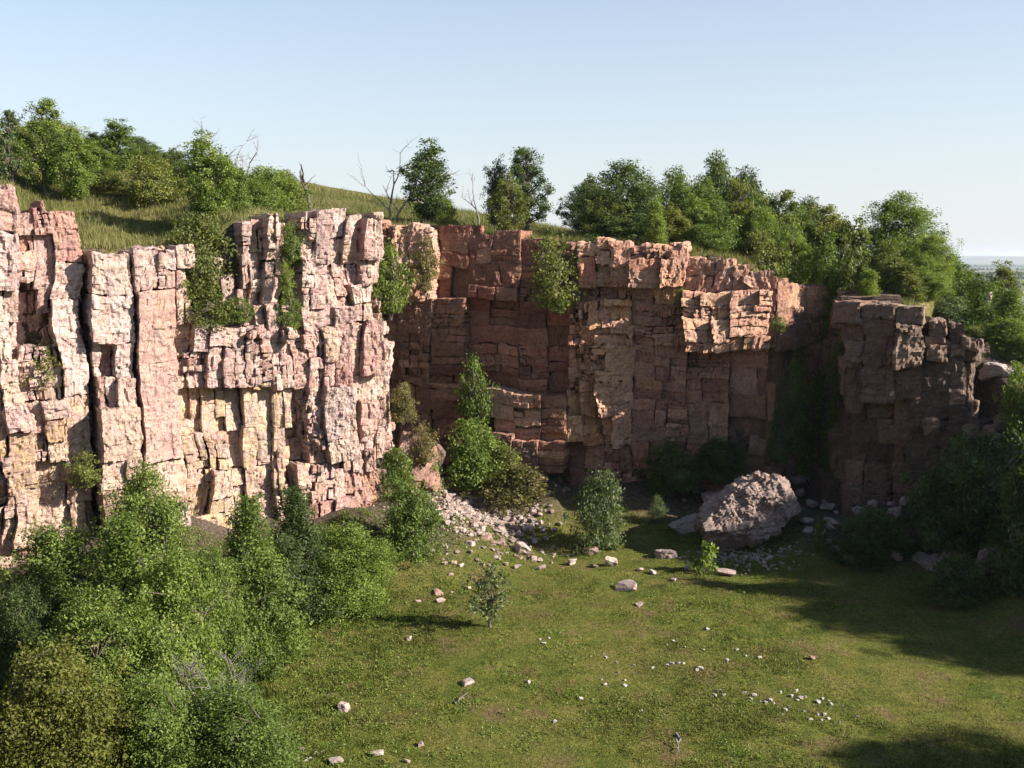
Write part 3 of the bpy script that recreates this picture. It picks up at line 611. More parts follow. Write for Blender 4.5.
G1 = 'stones lying on the grass'
for a in [(437, 596, 15, 'reddish flat stone, the largest of the group left of the young tree', RED_STONE, .6), (440, 603, 12, 'pinkish stone just below the reddish flat stone', PALE_BLOCK, .6), (418, 604, 11, 'low pinkish stone beside the reddish flat stone', None, .5),
          (452, 594, 6, 'tiny stone between the reddish stone and the young tree', None, .7), (468, 590, 8, 'small stone just behind the young tree', None, .8), (409, 642, 9, 'knobbly pink stone alone at the end of the young tree\'s shadow', PALE_BLOCK, .9),
          (468, 687, 17, 'pale pink block alone in the middle of the grass', PALE_BLOCK, .65), (343, 713, 16, 'upright cream boulder casting a dark shadow on the grass', PALE_BLOCK, 1.15), (377, 759, 20, 'pale grey stone pair at the front edge of the grass', None, .65),
          (420, 748, 11, 'small grey stone near the front of the grass', None, .6), (336, 767, 22, 'wide low grey stones at the very bottom of the picture', None, .5), (301, 752, 8, 'upright brown stone beside the fallen branch', None, 1.1), (407, 765, 10, 'grey stone cut by the bottom edge of the picture', None, .8),
          (591, 557, 18, 'wedge-shaped red block at the back of the grass', RED_STONE, 1.), (612, 567, 17, 'cream cubic block at the back of the grass', PALE_BLOCK, 1.), (594, 568, 10, 'little grey stone between the red and the cream block', None, .8), (573, 566, 15, 'grey shadowed stone left of the red block', None, .8),
          (626, 592, 32, 'long low heap of pink broken stone', None, .4), (640, 607, 14, 'flat pale stone in front of the long low heap', None, .5), (523, 556, 22, 'large pink broken stone at the foot of the rubble', PALE_BLOCK, .9), (533, 562, 16, 'pink stone leaning on the large pink broken stone', None, .7),
          (542, 570, 10, 'pale stone standing at the corner of the weeds', None, .9), (453, 566, 11, 'pale stone in the weeds below the rubble', None, .7), (451, 577, 8, 'orange-white pebble below the weeds', None, .8), (485, 541, 18, 'flat orange-red slab at the lower edge of the rubble', RED_STONE, .5),
          (515, 533, 16, 'red block at the corner of the rubble', RED_STONE, .8), (470, 547, 14, 'pink tilted stone below the rubble', PALE_BLOCK, .7), (497, 546, 16, 'brown flat stone beside the orange-red slab', RED_STONE, .5), (502, 534, 12, 'pink block beside the red block', PALE_BLOCK, .9),
          (640, 572, 9, 'rounded pale stone at the edge of the boulder\'s shadow', None, .7), (653, 575, 12, 'lumpy stone pair at the edge of the boulder\'s shadow', None, .7), (674, 582, 8, 'pale stone with dark side on the bright grass', None, .8), (687, 570, 8, 'triangular white stone beside the small leafy bush', PALE_BLOCK, 1.),
          (728, 578, 22, 'pinkish rubble stone in front of the huge boulder', None, .6), (813, 660, 10, 'dark reddish stone at the edge of the tree shadow', RED_STONE, .6)]:
    stone(a[0], a[1], a[2], a[3], G1, a[4], hs=a[5])
CH = [(544, 645, 7), (540, 640, 4), (549, 639, 4), (560, 634, 3), (606, 659, 5), (604, 655, 4), (634, 667, 5), (529, 684, 6), (581, 701, 7), (555, 723, 6), (605, 686, 6), (602, 681, 3), (625, 687, 6), (625, 682, 5), (617, 664, 4), (618, 673, 3),
      (708, 631, 7), (674, 642, 4), (667, 646, 3), (704, 651, 4), (737, 651, 5), (760, 659, 6), (728, 662, 7), (746, 657, 4), (672, 665, 8), (679, 665, 5), (667, 667, 5), (684, 665, 4), (701, 671, 9), (697, 672, 5), (653, 669, 5), (685, 648, 3),
      (720, 693, 7), (715, 697, 6), (724, 697, 5), (712, 698, 4), (745, 695, 6), (751, 700, 5), (755, 697, 7), (760, 703, 5), (766, 704, 6), (771, 702, 6), (774, 705, 4), (781, 694, 5), (797, 692, 6), (792, 698, 8), (801, 700, 7), (806, 698, 5), (798, 701, 4),
      (819, 704, 8), (823, 700, 5), (832, 706, 6), (829, 702, 4), (843, 707, 4), (786, 712, 6), (790, 709, 5), (783, 716, 4), (805, 713, 5), (811, 721, 5), (818, 716, 5), (825, 717, 7), (829, 721, 6), (822, 722, 4), (840, 724, 4), (858, 718, 4), (642, 712, 3), (650, 722, 3)]
for (x, y, w_) in CH:
    sz = 'larger ' if w_ > 6 else 'middling ' if w_ > 4 else 'tiny '
    where = ('far grass towards the young tree' if x < 640 else 'far grass towards the shade') if y < 675 else 'near grass left of the line of chips' if x < 700 else 'grass at the start of the line of chips' if x < 740 else 'grass in the line of chips' if x < 778 else 'grass at the far end of the line of chips' if x < 850 else 'grass beyond the line of chips'
    stone(x, y, w_ * 1.1, pool=CHIPS, label=sz + 'white stone chip on the ' + where, group='white stone chips on the ' + where, hs=.7, sink=.5, name='stone_chip')

# rubble slope: single stones and the fine rest
rr = random.Random(77)
DARK_STONES = [rock_mesh('stone', 980 + i, (1., .8, .6), 2, 9, .05, .4, tint=[.5, .1, .3], material=M_STONE) for i in range(6)]
def rubble(n, poly, wr, label, group, bias=1., pool=None):
    k = 0; xs = [p[0] for p in poly]; ys = [p[1] for p in poly]
    while k < n:
        x, y = rr.uniform(min(xs), max(xs)), rr.uniform(min(ys), max(ys)); ins = False
        for (x0, y0), (x1, y1) in zip(poly, poly[1:] + poly[:1]):
            if (y0 > y) != (y1 > y) and x < x0 + (y - y0) / (y1 - y0) * (x1 - x0): ins = not ins
        w_ = rr.uniform(*wr)
        if ins: stone(x, y, w_, label(x, y, w_), group, pool=pool, hs=rr.uniform(.7, 1.1), name='rubble_stone', sink=.1); k += 1
def zone_label(base, zones, fallback):
    def f(x, y, w_):
        for (x0, y0, x1, y1, t) in zones:
            if x0 <= x < x1 and y0 <= y < y1: return base + t
        return base + fallback
    return f
rubble(190, [(438, 492), (462, 484), (490, 492), (530, 505), (548, 520), (540, 545), (500, 545), (450, 535), (434, 512)], (6, 13),
       zone_label('angular pale stone in the rubble fan, ', [(0, 0, 470, 500, 'at its top under the bright leafy shrub'), (0, 500, 462, 520, 'beside the rounded green shrub'), (0, 520, 480, 600, 'at its lower end by the weeds'), (462, 500, 500, 520, 'in its middle'), (500, 0, 600, 520, 'below the straggly dry brush'), (480, 520, 600, 600, 'near the red and orange blocks')], 'high up between the shrubs'), 'stones of the pale rubble fan')
rubble(26, [(430, 545), (545, 552), (548, 572), (440, 570)], (4, 9), zone_label('small stone in the weeds below the rubble fan', [(0, 0, 470, 600, ', on the side of the rounded shrub'), (510, 0, 600, 600, ', by the large pink broken stone')], ', in the middle'), 'stones in the weeds')
rubble(34, [(715, 556), (760, 558), (800, 548), (806, 570), (740, 580)], (3, 8), zone_label('small broken stone at the foot of the huge boulder', [(0, 0, 745, 600, ', below its low end'), (778, 0, 900, 600, ', below its raised end')], ', below its middle'), 'stones at the foot of the huge boulder')
rubble(80, [(640, 485), (700, 450), (790, 455), (900, 470), (915, 520), (830, 560), (808, 540), (800, 480), (740, 465), (690, 505)], (7, 20), zone_label('dark stone in the shaded rubble ', [(0, 0, 690, 600, 'beside the dark shrub'), (690, 0, 800, 600, 'behind the huge boulder'), (800, 0, 850, 600, 'between the huge boulder and the buttress')], 'at the foot of the buttress'), 'stones of the shaded rubble', pool=DARK_STONES)

rubble(44, [(835, 500), (920, 480), (1000, 500), (1015, 560), (960, 590), (880, 560)], (7, 22), zone_label('dark block strewn in the deep shade ', [(0, 0, 890, 700, 'around the dark bush'), (890, 0, 950, 700, 'above the angular boulder')], 'below the dark thickets'), 'blocks strewn in the deep shade', pool=DARK_STONES)

def fine_rubble():
    V, F, T, off = [], [], [], 0; rs = np.random.RandomState(3)
    bv, bf_ = ICO[2]; small, sf = ico(1)
    for (cx, cy, sx, sy, n, s0, s1) in ((-1.8, 54.3, 2.6, 2.6, 1500, .05, .22), (11.5, 48.6, 2.5, .9, 250, .04, .12), (-2, 50, 4, 2.0, 350, .04, .15)):
        X = rs.normal(cx, sx * .6, n); Y = rs.normal(cy, sy * .6, n); Z = height(X, Y)
        for x, y, z in zip(X, Y, Z):
            s = rs.uniform(s0, s1); v = small * (1 + rs.uniform(-.35, .35, (len(small), 1))) * np.array([s, s * rs.uniform(.5, 1), s * rs.uniform(.4, .8)]); a = rs.uniform(0, 6.3); c_, s_ = math.cos(a), math.sin(a)
            v = np.stack([v[:, 0] * c_ - v[:, 1] * s_, v[:, 0] * s_ + v[:, 1] * c_, v[:, 2]], 1) + [x, y, z + s * .2]
            V.append(v); F.append(sf + off); off += len(v); T.append(np.tile([rs.uniform(0, .7), rs.uniform(0, .3), rs.uniform(0, .4)], (len(v), 1)))
    obj('rubble', mesh('rubble', np.concatenate(V), np.concatenate(F), M_STONE, tint=np.concatenate(T)), kind='stuff', label='fine broken rubble below the cliffs', cat='rubble')
fine_rubble()

# ------------------------------------------------------------------ plants
def tube(pts, rad, sides=5):
    pts = np.asarray(pts, float); n = len(pts); V = []
    for i in range(n):
        t = pts[min(i + 1, n - 1)] - pts[max(i - 1, 0)]; t = t / (np.linalg.norm(t) + 1e-9)
        a = np.cross(t, [0.3, .9, .1]); a /= np.linalg.norm(a) + 1e-9; b = np.cross(t, a)
        an = np.arange(sides) * 2 * math.pi / sides
        V.append(pts[i] + rad[i] * (np.cos(an)[:, None] * a + np.sin(an)[:, None] * b))
    F = []
    for i in range(n - 1):
        for j in range(sides):
            F.append((i * sides + j, i * sides + (j + 1) % sides, (i + 1) * sides + (j + 1) % sides, (i + 1) * sides + j))
    return np.concatenate(V), np.array(F)
def profile(shape, h):
    if shape == 'ovoid': return np.sin(np.clip(h, 0, 1) ** .8 * math.pi) ** .6
    if shape == 'dome': return np.sqrt(np.clip(1 - (h * .97) ** 2.2, 0, 1)) * np.clip(.65 + h * 1.5, 0, 1)
    if shape == 'cone': return np.clip((1 - h) ** .75, 0, 1) * np.clip(.5 + h * 4, 0, 1) + .05
    if shape == 'column': return np.clip(np.sin(np.clip(h * .92 + .06, 0, 1) * math.pi) ** .45, 0, 1)
    return np.ones_like(h)
PROTO = {}
def plant_proto(key, seed, H, W, shape, h0, clumps, leaves, leaf, stems=1, open_=.0):
    """unit plant: crown of single leaves on limbs that grow from the trunk"""
    rs = np.random.RandomState(seed)
    hh, rad, ang = [], [], []
    lob = rs.uniform(.42, 1.2, 9); lph = rs.uniform(0, 6.28)
    def outline(a, h): 
        k = (a + lph) / (2 * math.pi) * 9 + h * 3.3; i = np.floor(k).astype(int); fr = k - i
        return lob[i % 9] * (1 - fr) + lob[(i + 1) % 9] * fr
    h = rs.uniform(0, 1, clumps * 3); pr = profile(shape, h); keep = rs.uniform(0, 1, len(h)) < pr + .15; h = h[keep][:clumps]
    a = rs.uniform(0, 2 * math.pi, len(h)); r = rs.uniform(0, 1, len(h)) ** .42 * profile(shape, h) * outline(a, h) * W / 2
    z = H * (h0 + (1 - h0) * h) - .03 * H
    spr = rs.uniform(0, 1, len(h)) < .16; r = np.where(spr, r * rs.uniform(1.1, 1.45, len(h)) + .05 * W, r); z = np.where(spr, z + rs.uniform(-.02, .09, len(h)) * H, z)
    C = np.stack([r * np.cos(a), r * np.sin(a), z], 1)
    per = rs.poisson(leaves / len(C) * np.where(spr, .5, 1.08)); rc = (W * .044 * rs.uniform(.5, 1.7, len(C)) + .06) * np.where(spr, .75, 1.)
    ci = np.repeat(np.arange(len(C)), per); n = len(ci)
    off = np.clip(rs.normal(size=(n, 3)), -1.8, 1.8) * np.array([1, 1, .8]); off *= (rc[ci] * .85)[:, None]
    Pp = C[ci] + off; Pp[:, 2] = np.maximum(Pp[:, 2], .04)
    out = Pp - np.array([0, 0, H * .45]); out /= np.linalg.norm(out, axis=1)[:, None] + 1e-6
    nrm = .55 * out + np.array([0, 0, .55]) + .75 * rs.normal(size=(n, 3)); nrm /= np.linalg.norm(nrm, axis=1)[:, None]
    t1 = np.cross(nrm, rs.normal(size=(n, 3))); t1 /= np.linalg.norm(t1, axis=1)[:, None] + 1e-6; t2 = np.cross(nrm, t1)
    s = leaf * rs.uniform(.4, 1.5, n)[:, None]
    V = np.stack([Pp - t1 * s * .62, Pp - t2 * s * .36 + nrm * s * .10, Pp + t1 * s * .62, Pp + t2 * s * .36 + nrm * s * .10], 1).reshape(-1, 3)
    F = np.arange(4 * n).reshape(n, 4)
    cl = rs.uniform(0, 1, len(C)); lv = np.clip(.5 + (cl[ci] - .5) * .75 + rs.normal(size=n) * .2, 0, 1); lv = np.repeat(lv, 4)
    crown = (V, F, lv)
    # wood
    TV, TF, off_ = [], [], 0
    def add(p, q):
        nonlocal off_
        v, f = tube(p, q); TV.append(v); TF.append(f + off_); off_ += len(v)
    tops = []
    for sidx in range(stems):
        an = rs.uniform(0, 6.28); sp = 0 if stems == 1 else W * .16
        topz = H * (.86 if stems == 1 else rs.uniform(.55, .85)); bend = rs.normal(size=(6, 2)) * .035 * W
        zs = np.linspace(-.25, topz, 6); lean = np.array([math.cos(an), math.sin(an)]) * sp
        pts = np.array([[*(lean * (.15 + k / 5.) + bend[k] * (k > 0)), zs[k]] for k in range(6)]); r0 = (.021 * H + .02) * (1 if stems == 1 else .55)
        add(pts, [r0 * (1.25 - k * .22) for k in range(6)]); tops.append((pts, r0))
    for k in range(0, len(C), 2 if len(C) > 90 else 1):
        pts, r0 = tops[rs.randint(len(tops))]; zt = np.clip(C[k, 2] - .35 * np.hypot(C[k, 0], C[k, 1]) - .08 * H, h0 * H * .6 + .05, pts[-1, 2])
        b0 = np.array([np.interp(zt, pts[:, 2], pts[:, 0]), np.interp(zt, pts[:, 2], pts[:, 1]), zt]); md = (b0 + C[k]) / 2 + [0, 0, .03 * H] + rs.normal(size=3) * .02 * H
        add([b0, md, C[k]], [r0 * .36, r0 * .24, r0 * .08])
    PROTO[key] = (crown, (np.concatenate(TV), np.concatenate(TF)), H, W)
# key, seed, height, width, shape, bare stem, clumps, leaves, leaf size, stems
plant_proto('tree_a', 1, 5.5, 4.0, 'ovoid', .12, 150, 15000, .115)
plant_proto('tree_b', 2, 5.5, 4.2, 'ovoid', .10, 140, 14000, .115)
plant_proto('tree_c', 3, 6.5, 3.6, 'column', .14, 150, 14000, .115)
plant_proto('oak_a', 4, 6.0, 5.5, 'ovoid', .16, 170, 18000, .13)
plant_proto('airy_a', 5, 4.5, 2.8, 'column', .18, 75, 4200, .14)
plant_proto('airy_b', 6, 4.0, 2.6, 'ovoid', .2, 60, 3600, .14)
plant_proto('bush_a', 7, 2.6, 3.2, 'dome', .0, 150, 13000, .085, 5)
plant_proto('bush_b', 8, 2.4, 2.6, 'dome', .0, 130, 10500, .08, 5)
plant_proto('bush_c', 9, 3.2, 2.6, 'cone', .03, 140, 10500, .085, 3)
plant_proto('near_a', 10, 6.0, 4.6, 'ovoid', .04, 330, 52000, .078, 2)
plant_proto('near_b', 11, 5.0, 4.6, 'dome', .0, 330, 52000, .076, 4)
plant_proto('near_c', 12, 6.0, 3.8, 'cone', .03, 300, 46000, .076, 2)
plant_proto('sapling', 13, 2.3, 1.9, 'ovoid', .22, 46, 1500, .10)
plant_proto('weed', 14, .8, .8, 'dome', .0, 26, 420, .10, 3)
plant_proto('hang_a', 15, 2.4, 2.6, 'ovoid', .0, 80, 5000, .085, 3)
MESHES = {}
def plant_mesh(key, leafm, wood=M_BARK):
    k = (key, leafm)
    if k not in MESHES:
        (V, F, lv), (tv, tf), H, W = PROTO[key]
        MESHES[k] = (mesh('crown', V, F, M_LEAF[leafm], lv=lv), mesh('trunk', tv, tf, wood, smooth=True))
    return MESHES[k]
pr_ = random.Random(12)
def plant(name, key, leafm, px, top, base, wpx, label, Y=None, hang=None, cat=None, group=None, rot=None):
    """Y: depth of a plant whose foot is hidden; hang: depth of a plant rooted in the rock"""
    if hang is not None: p = at(px, base, hang)
    elif Y is not None:
        p = at(px, 300, Y); p[2] = height(p[:1], p[1:2])[0]
    else: p = ground(px, base)
    zt = at(px, top, p[1])[2]; Hh, Ww = PROTO[key][2:]
    sz = max(.15, (zt - p[2])) / Hh / .97; sx = wpx * p[1] / FPX / Ww * 1.05
    sz = min(max(sz, sx * .45), sx * 2.4)
    cm, tm = plant_mesh(key, leafm)
    r = obj(name, None, label=label, cat=cat or ('tree' if 'tree' in name else 'shrub'), group=group, loc=p - [0, 0, .05]); r.rotation_euler = (0, 0, pr_.uniform(0, 6.28) if rot is None else rot); r.scale = (sx, sx, sz)
    obj('trunk' if 'tree' in name else 'stems', tm, r); obj('crown' if 'tree' in name else 'foliage', cm, r)
    return r
GT, GS = 'trees on the rim', 'shrubs on the rim'
D = plant
# hilltop, from one side of the rim to the other
D('tree', 'airy_a', 'grey', 12, 110, 184, 28, 'slim sparse tree at the outer end of the hilltop row', group=GT)
D('tree', 'tree_c', 'green', 47, 100, 196, 44, 'tallest hilltop tree, with an open airy top above the pink rim', group=GT)
D('tree', 'tree_b', 'bright', 75, 128, 202, 50, 'rounded light green tree leaning over the dry grass slope', group=GT)
D('tree', 'tree_a', 'dark', 100, 138, 0, 40, 'dark tree half hidden behind the rounded light green tree', Y=66, group=GT)
D('tree', 'tree_a', 'green', 124, 122, 0, 54, 'pointed green tree in the middle of the hilltop row', Y=60, group=GT)
D('tree', 'oak_a', 'dark', 147, 137, 0, 34, 'small dark tree crown on the skyline', Y=72, group=GT)
D('shrub', 'bush_a', 'olive', 152, 158, 206, 62, 'wide olive shrub on the grass slope between the trees', group=GS)
D('tree', 'tree_b', 'olive', 178, 147, 0, 46, 'olive tree behind the bushy tree on the rim', Y=62, group=GT)
D('tree', 'tree_a', 'bright', 207, 137, 222, 64, 'bushy fresh green tree on the rim above the cliff bush', group=GT)
D('shrub', 'bush_c', 'green', 240, 166, 214, 36, 'upright green shrub beside the bushy rim tree', group=GS)
D('shrub', 'bush_b', 'bright', 268, 168, 0, 60, 'low bright shrub spread over the hill below the dead trees', Y=64, group=GS)
D('shrub', 'bush_b', 'olive', 30, 165, 0, 60, 'low olive thicket behind the hilltop trees', Y=60, group=GS)
D('shrub', 'bush_b', 'olive', 290, 178, 212, 30, 'small olive shrub at the foot of the snag', group=GS)
D('tree', 'tree_b', 'green', 160, 148, 0, 50, 'green tree behind the wide olive shrub on the slope', Y=64, group=GT)
D('tree', 'oak_a', 'olive', 60, 138, 0, 60, 'olive crown filling the gap behind the tallest hilltop tree', Y=64, group=GT)
D('tree', 'tree_a', 'green', 228, 158, 0, 44, 'green tree under the leafless skyline trees', Y=60, group=GT)
D('shrub', 'bush_a', 'olive', 110, 172, 0, 60, 'olive shrub on the slope under the pointed green tree', Y=56, group=GS)
D('tree', 'oak_a', 'green', 756, 196, 0, 60, 'broad green crown between the olive trees of the back wood', Y=68, group=GT)
D('tree', 'oak_a', 'dark', 580, 186, 0, 40, 'small dark crown at the start of the back wood', Y=70, group=GT)
D('tree', 'oak_a', 'dark', 742, 172, 0, 50, 'dark oak crown falling away from the tall oak', Y=71, group=GT)
D('tree', 'tree_a', 'dark', 430, 145, 224, 64, 'full dark green tree standing alone above the corner of the cliffs', group=GT)
D('shrub', 'bush_c', 'bright', 447, 198, 234, 32, 'pale green shrub at the foot of the lone dark tree', group=GS)
D('tree', 'tree_b', 'dark', 497, 158, 0, 34, 'dark tree crown, the lower of a pair on the skyline', Y=68, group=GT)
D('tree', 'tree_c', 'dark', 526, 148, 0, 46, 'taller dark tree of the pair on the skyline', Y=67, group=GT)
D('tree', 'tree_b', 'olive', 508, 172, 238, 46, 'yellowish green young tree on the rim in front of the dark pair', group=GT)
D('tree', 'airy_a', 'grey', 553, 168, 226, 36, 'grey green feathery tree at the end of the dark pair', group=GT)
D('tree', 'airy_b', 'grey', 590, 172, 0, 28, 'faint sparse tree on the skyline gap', Y=72, group=GT)
D('tree', 'oak_a', 'dark', 622, 163, 0, 76, 'broad dark oak crown above the jutting rim blocks', Y=64, group=GT)
D('tree', 'oak_a', 'green', 672, 172, 0, 60, 'dull green oak crown between the broad oak and the tall oak', Y=68, group=GT)
D('tree', 'oak_a', 'dark', 712, 158, 0, 56, 'tall oak crown, the highest of the back wood', Y=69, group=GT)
D('tree', 'bush_c', 'bright', 655, 200, 247, 38, 'light yellow-green small tree right on the rim blocks', group=GT)
D('tree', 'tree_b', 'green', 692, 192, 0, 54, 'mid green tree behind the perched rocks', Y=63, group=GT)
D('tree', 'tree_c', 'olive', 737, 180, 0, 48, 'tall olive tree above the dry grass edge', Y=64, group=GT)
D('tree', 'tree_b', 'bright', 720, 205, 0, 50, 'fresh green low tree in front of the tall olive tree', Y=61.5, group=GT)
D('tree', 'tree_c', 'olive', 776, 192, 0, 50, 'olive tree in the middle of the back wood', Y=64, group=GT)
D('tree', 'oak_a', 'dark', 806, 200, 0, 44, 'dark crown on the skyline beside the big bright tree', Y=74, group=GT)
D('tree', 'tree_c', 'olive', 818, 206, 0, 46, 'olive tree next to the gap before the big bright tree', Y=64, group=GT)
D('tree', 'airy_b', 'olive', 848, 215, 0, 44, 'thin olive tree leaning towards the big bright tree', Y=63, group=GT)
D('tree', 'near_a', 'bright', 895, 194, 0, 96, 'big bright green domed tree, largest of the back wood', Y=66, group=GT)
D('tree', 'near_b', 'bright', 930, 236, 0, 58, 'lower bright green lobe of a tree beside the big domed tree', Y=62, group=GT)
D('shrub', 'tree_b', 'olive', 848, 238, 0, 50, 'olive shrub above the shaded corner of the cliffs', Y=59, group=GS)
D('shrub', 'tree_a', 'olive', 886, 244, 0, 54, 'wide olive shrub on the ground behind the buttress', Y=59, group=GS)
D('shrub', 'tree_b', 'green', 842, 262, 0, 34, 'green shrub filling the notch beside the buttress top', Y=56.5, group=GS)
D('shrub', 'tree_b', 'green', 925, 272, 0, 46, 'low green shrub just over the buttress edge', Y=58, group=GS)
D('tree', 'tree_b', 'green', 958, 262, 0, 54, 'green tree below the far fields', Y=64, group=GT)
D('tree', 'tree_a', 'olive', 1000, 266, 0, 56, 'olive tree against the far fields at the picture edge', Y=64, group=GT)
D('shrub', 'bush_a', 'grey', 950, 298, 0, 60, 'grey green shrub with pale rocks showing through', Y=59, group=GS)
D('tree', 'bush_c', 'green', 1012, 288, 0, 56, 'dark green pointed tree beside the white pinnacle', Y=58, group=GT)
D('shrub', 'bush_b', 'green', 985, 308, 0, 46, 'green shrub around the foot of the white pinnacle', Y=58, group=GS)
D('shrub', 'bush_b', 'bright', 1016, 366, 432, 40, 'sunlit bright shrub at the picture edge beside the outcrop', hang=48.5, group=GS)
D('shrub', 'bush_a', 'green', 700, 225, 0, 56, 'green undershrub behind the rounded rim rock', Y=60.5, group=GS)
D('shrub', 'bush_a', 'olive', 756, 232, 0, 60, 'olive undershrub along the dry grass edge', Y=61, group=GS)
D('shrub', 'bush_b', 'bright', 806, 238, 0, 54, 'bright undershrub at the end of the dry grass edge', Y=60, group=GS)
D('shrub', 'bush_a', 'dark', 620, 215, 0, 70, 'dark undershrub beneath the broad oak', Y=62.5, group=GS)
for (k, lf_, x, tp, Yq, w_, lb) in [('oak_a', 'olive', 600, 190, 63, 50, 'olive crown low in front of the small dark crown'), ('tree_b', 'green', 642, 182, 66, 50, 'green crown rising behind the light yellow-green small tree'), ('near_a', 'green', 700, 178, 66, 56, 'rounded green crown in front of the tall oak'),
        ('tree_b', 'olive', 670, 205, 61.5, 46, 'olive crown low between the small yellow-green tree and the rim rocks'), ('near_a', 'bright', 760, 208, 62.5, 54, 'rounded fresh crown in front of the broad green crown'), ('near_a', 'green', 795, 205, 66, 56, 'rounded green crown in the second half of the back wood'), ('tree_b', 'bright', 790, 222, 61.5, 46, 'fresh low crown at the foot of the back wood'),
        ('oak_a', 'olive', 832, 218, 65, 56, 'olive crown just before the big bright tree'), ('tree_a', 'green', 826, 240, 60.5, 46, 'green low tree under the olive crown beside the big bright tree'), ('oak_a', 'green', 945, 256, 66, 60, 'green crown falling away behind the lower bright lobe'), ('tree_b', 'green', 980, 272, 61, 50, 'green crown between the far fields and the pinnacle'),
        ('bush_a', 'green', 1010, 318, 56, 60, 'green shrub on the bare ground beyond the buttress'), ('bush_a', 'olive', 975, 326, 56.5, 44, 'olive shrub tight behind the last buttress blocks'), ('bush_b', 'green', 1030, 335, 54, 50, 'green shrub cut by the picture edge above the bright shrub'), ('bush_c', 'olive', 905, 262, 57.5, 56, 'olive shrub along the top of the buttress'), ('bush_c', 'bright', 868, 268, 56.8, 40, 'fresh shrub over the flat slab of the buttress'),
        ('tree_b', 'bright', 20, 140, 58, 40, 'fresh green tree low beside the slim sparse tree'), ('tree_a', 'bright', 100, 142, 58, 44, 'fresh green tree between the rounded tree and the pointed tree'), ('tree_b', 'green', 185, 160, 57, 44, 'green tree close behind the bushy fresh rim tree'), ('bush_a', 'green', 262, 180, 58, 50, 'green shrub on the slope short of the snag'), ('bush_b', 'olive', 285, 172, 66, 50, 'olive shrub on the hill skyline')]:
    plant('tree' if k[0] in 'to' else 'shrub', k, lf_, x, tp, 0, w_, lb, Y=Yq, group=GT if k[0] in 'to' else GS)
# plants rooted in the rock
GR = 'shrubs growing on the cliffs'
for a in [('bush_a', 'olive', 196, 218, 300, 84, 46.6, 'large olive bush filling the gully of the pale cliff'), ('hang_a', 'olive', 214, 290, 330, 60, 45.4, 'trailing end of greenery below the large olive bush'), ('hang_a', 'green', 240, 296, 322, 34, 46., 'little green tuft on the ledge beside the trailing greenery'),
          ('hang_a', 'green', 293, 222, 264, 32, 47.6, 'leafy tuft at the top of the cleft in the pale cliff'), ('hang_a', 'bright', 287, 262, 290, 20, 47., 'small tuft halfway down the cleft'), ('hang_a', 'green', 289, 288, 332, 30, 46.8, 'lowest and fullest tuft in the cleft'),
          ('hang_a', 'yellow', 47, 344, 388, 52, 42.0, 'yellow-green bush clinging to the pale cliff'), ('hang_a', 'green', 390, 246, 312, 50, 52.6, 'deep green shrub on the ledge at the corner of the pale cliff'), ('hang_a', 'dry', 426, 236, 290, 34, 58.6, 'dry brownish brush hanging from the back rim'),
          ('hang_a', 'olive', 555, 236, 306, 66, 57.4, 'olive shrub spilling over the rim of the back cliff'), ('hang_a', 'bright', 561, 294, 312, 24, 57.0, 'bright green tip below the spilling olive shrub'), ('hang_a', 'green', 475, 356, 432, 44, 58.2, 'dark climbing shrub halfway up the back cliff'),
          ('hang_a', 'bright', 683, 288, 308, 22, 56.2, 'small bright shrub in the crack under the perched rocks'), ('hang_a', 'bright', 778, 316, 332, 22, 54.6, 'tiny lit plant on the shaded corner wall'), ('hang_a', 'dark', 792, 345, 425, 30, 54.2, 'dark creeper in the shaded corner of the cliffs'),
          ('hang_a', 'dark', 782, 405, 462, 44, 54.0, 'dark foliage at the foot of the creeper in the corner'), ('bush_b', 'dry', 403, 384, 420, 30, 51.6, 'dry brush on the corner of the pale cliff'), ('hang_a', 'olive', 84, 452, 486, 46, 41.2, 'thin olive tuft on the low ledge of the pale cliff'),
          ('hang_a', 'dark', 838, 340, 400, 34, 53.6, 'dark shrub in the notch between corner and buttress'), ('hang_a', 'dry', 424, 424, 462, 40, 52.4, 'dry brush over the crumbling rock ledge'), ('bush_b', 'green', 398, 450, 500, 44, 51.2, 'green shrub against the foot of the stained ledge'), ('hang_a', 'olive', 350, 405, 440, 20, 49.4, 'faint olive tuft low on the pale cliff')]:
    plant('shrub', a[0], a[1], a[2], a[3], a[4], a[5], a[7], hang=a[6], group=GR)
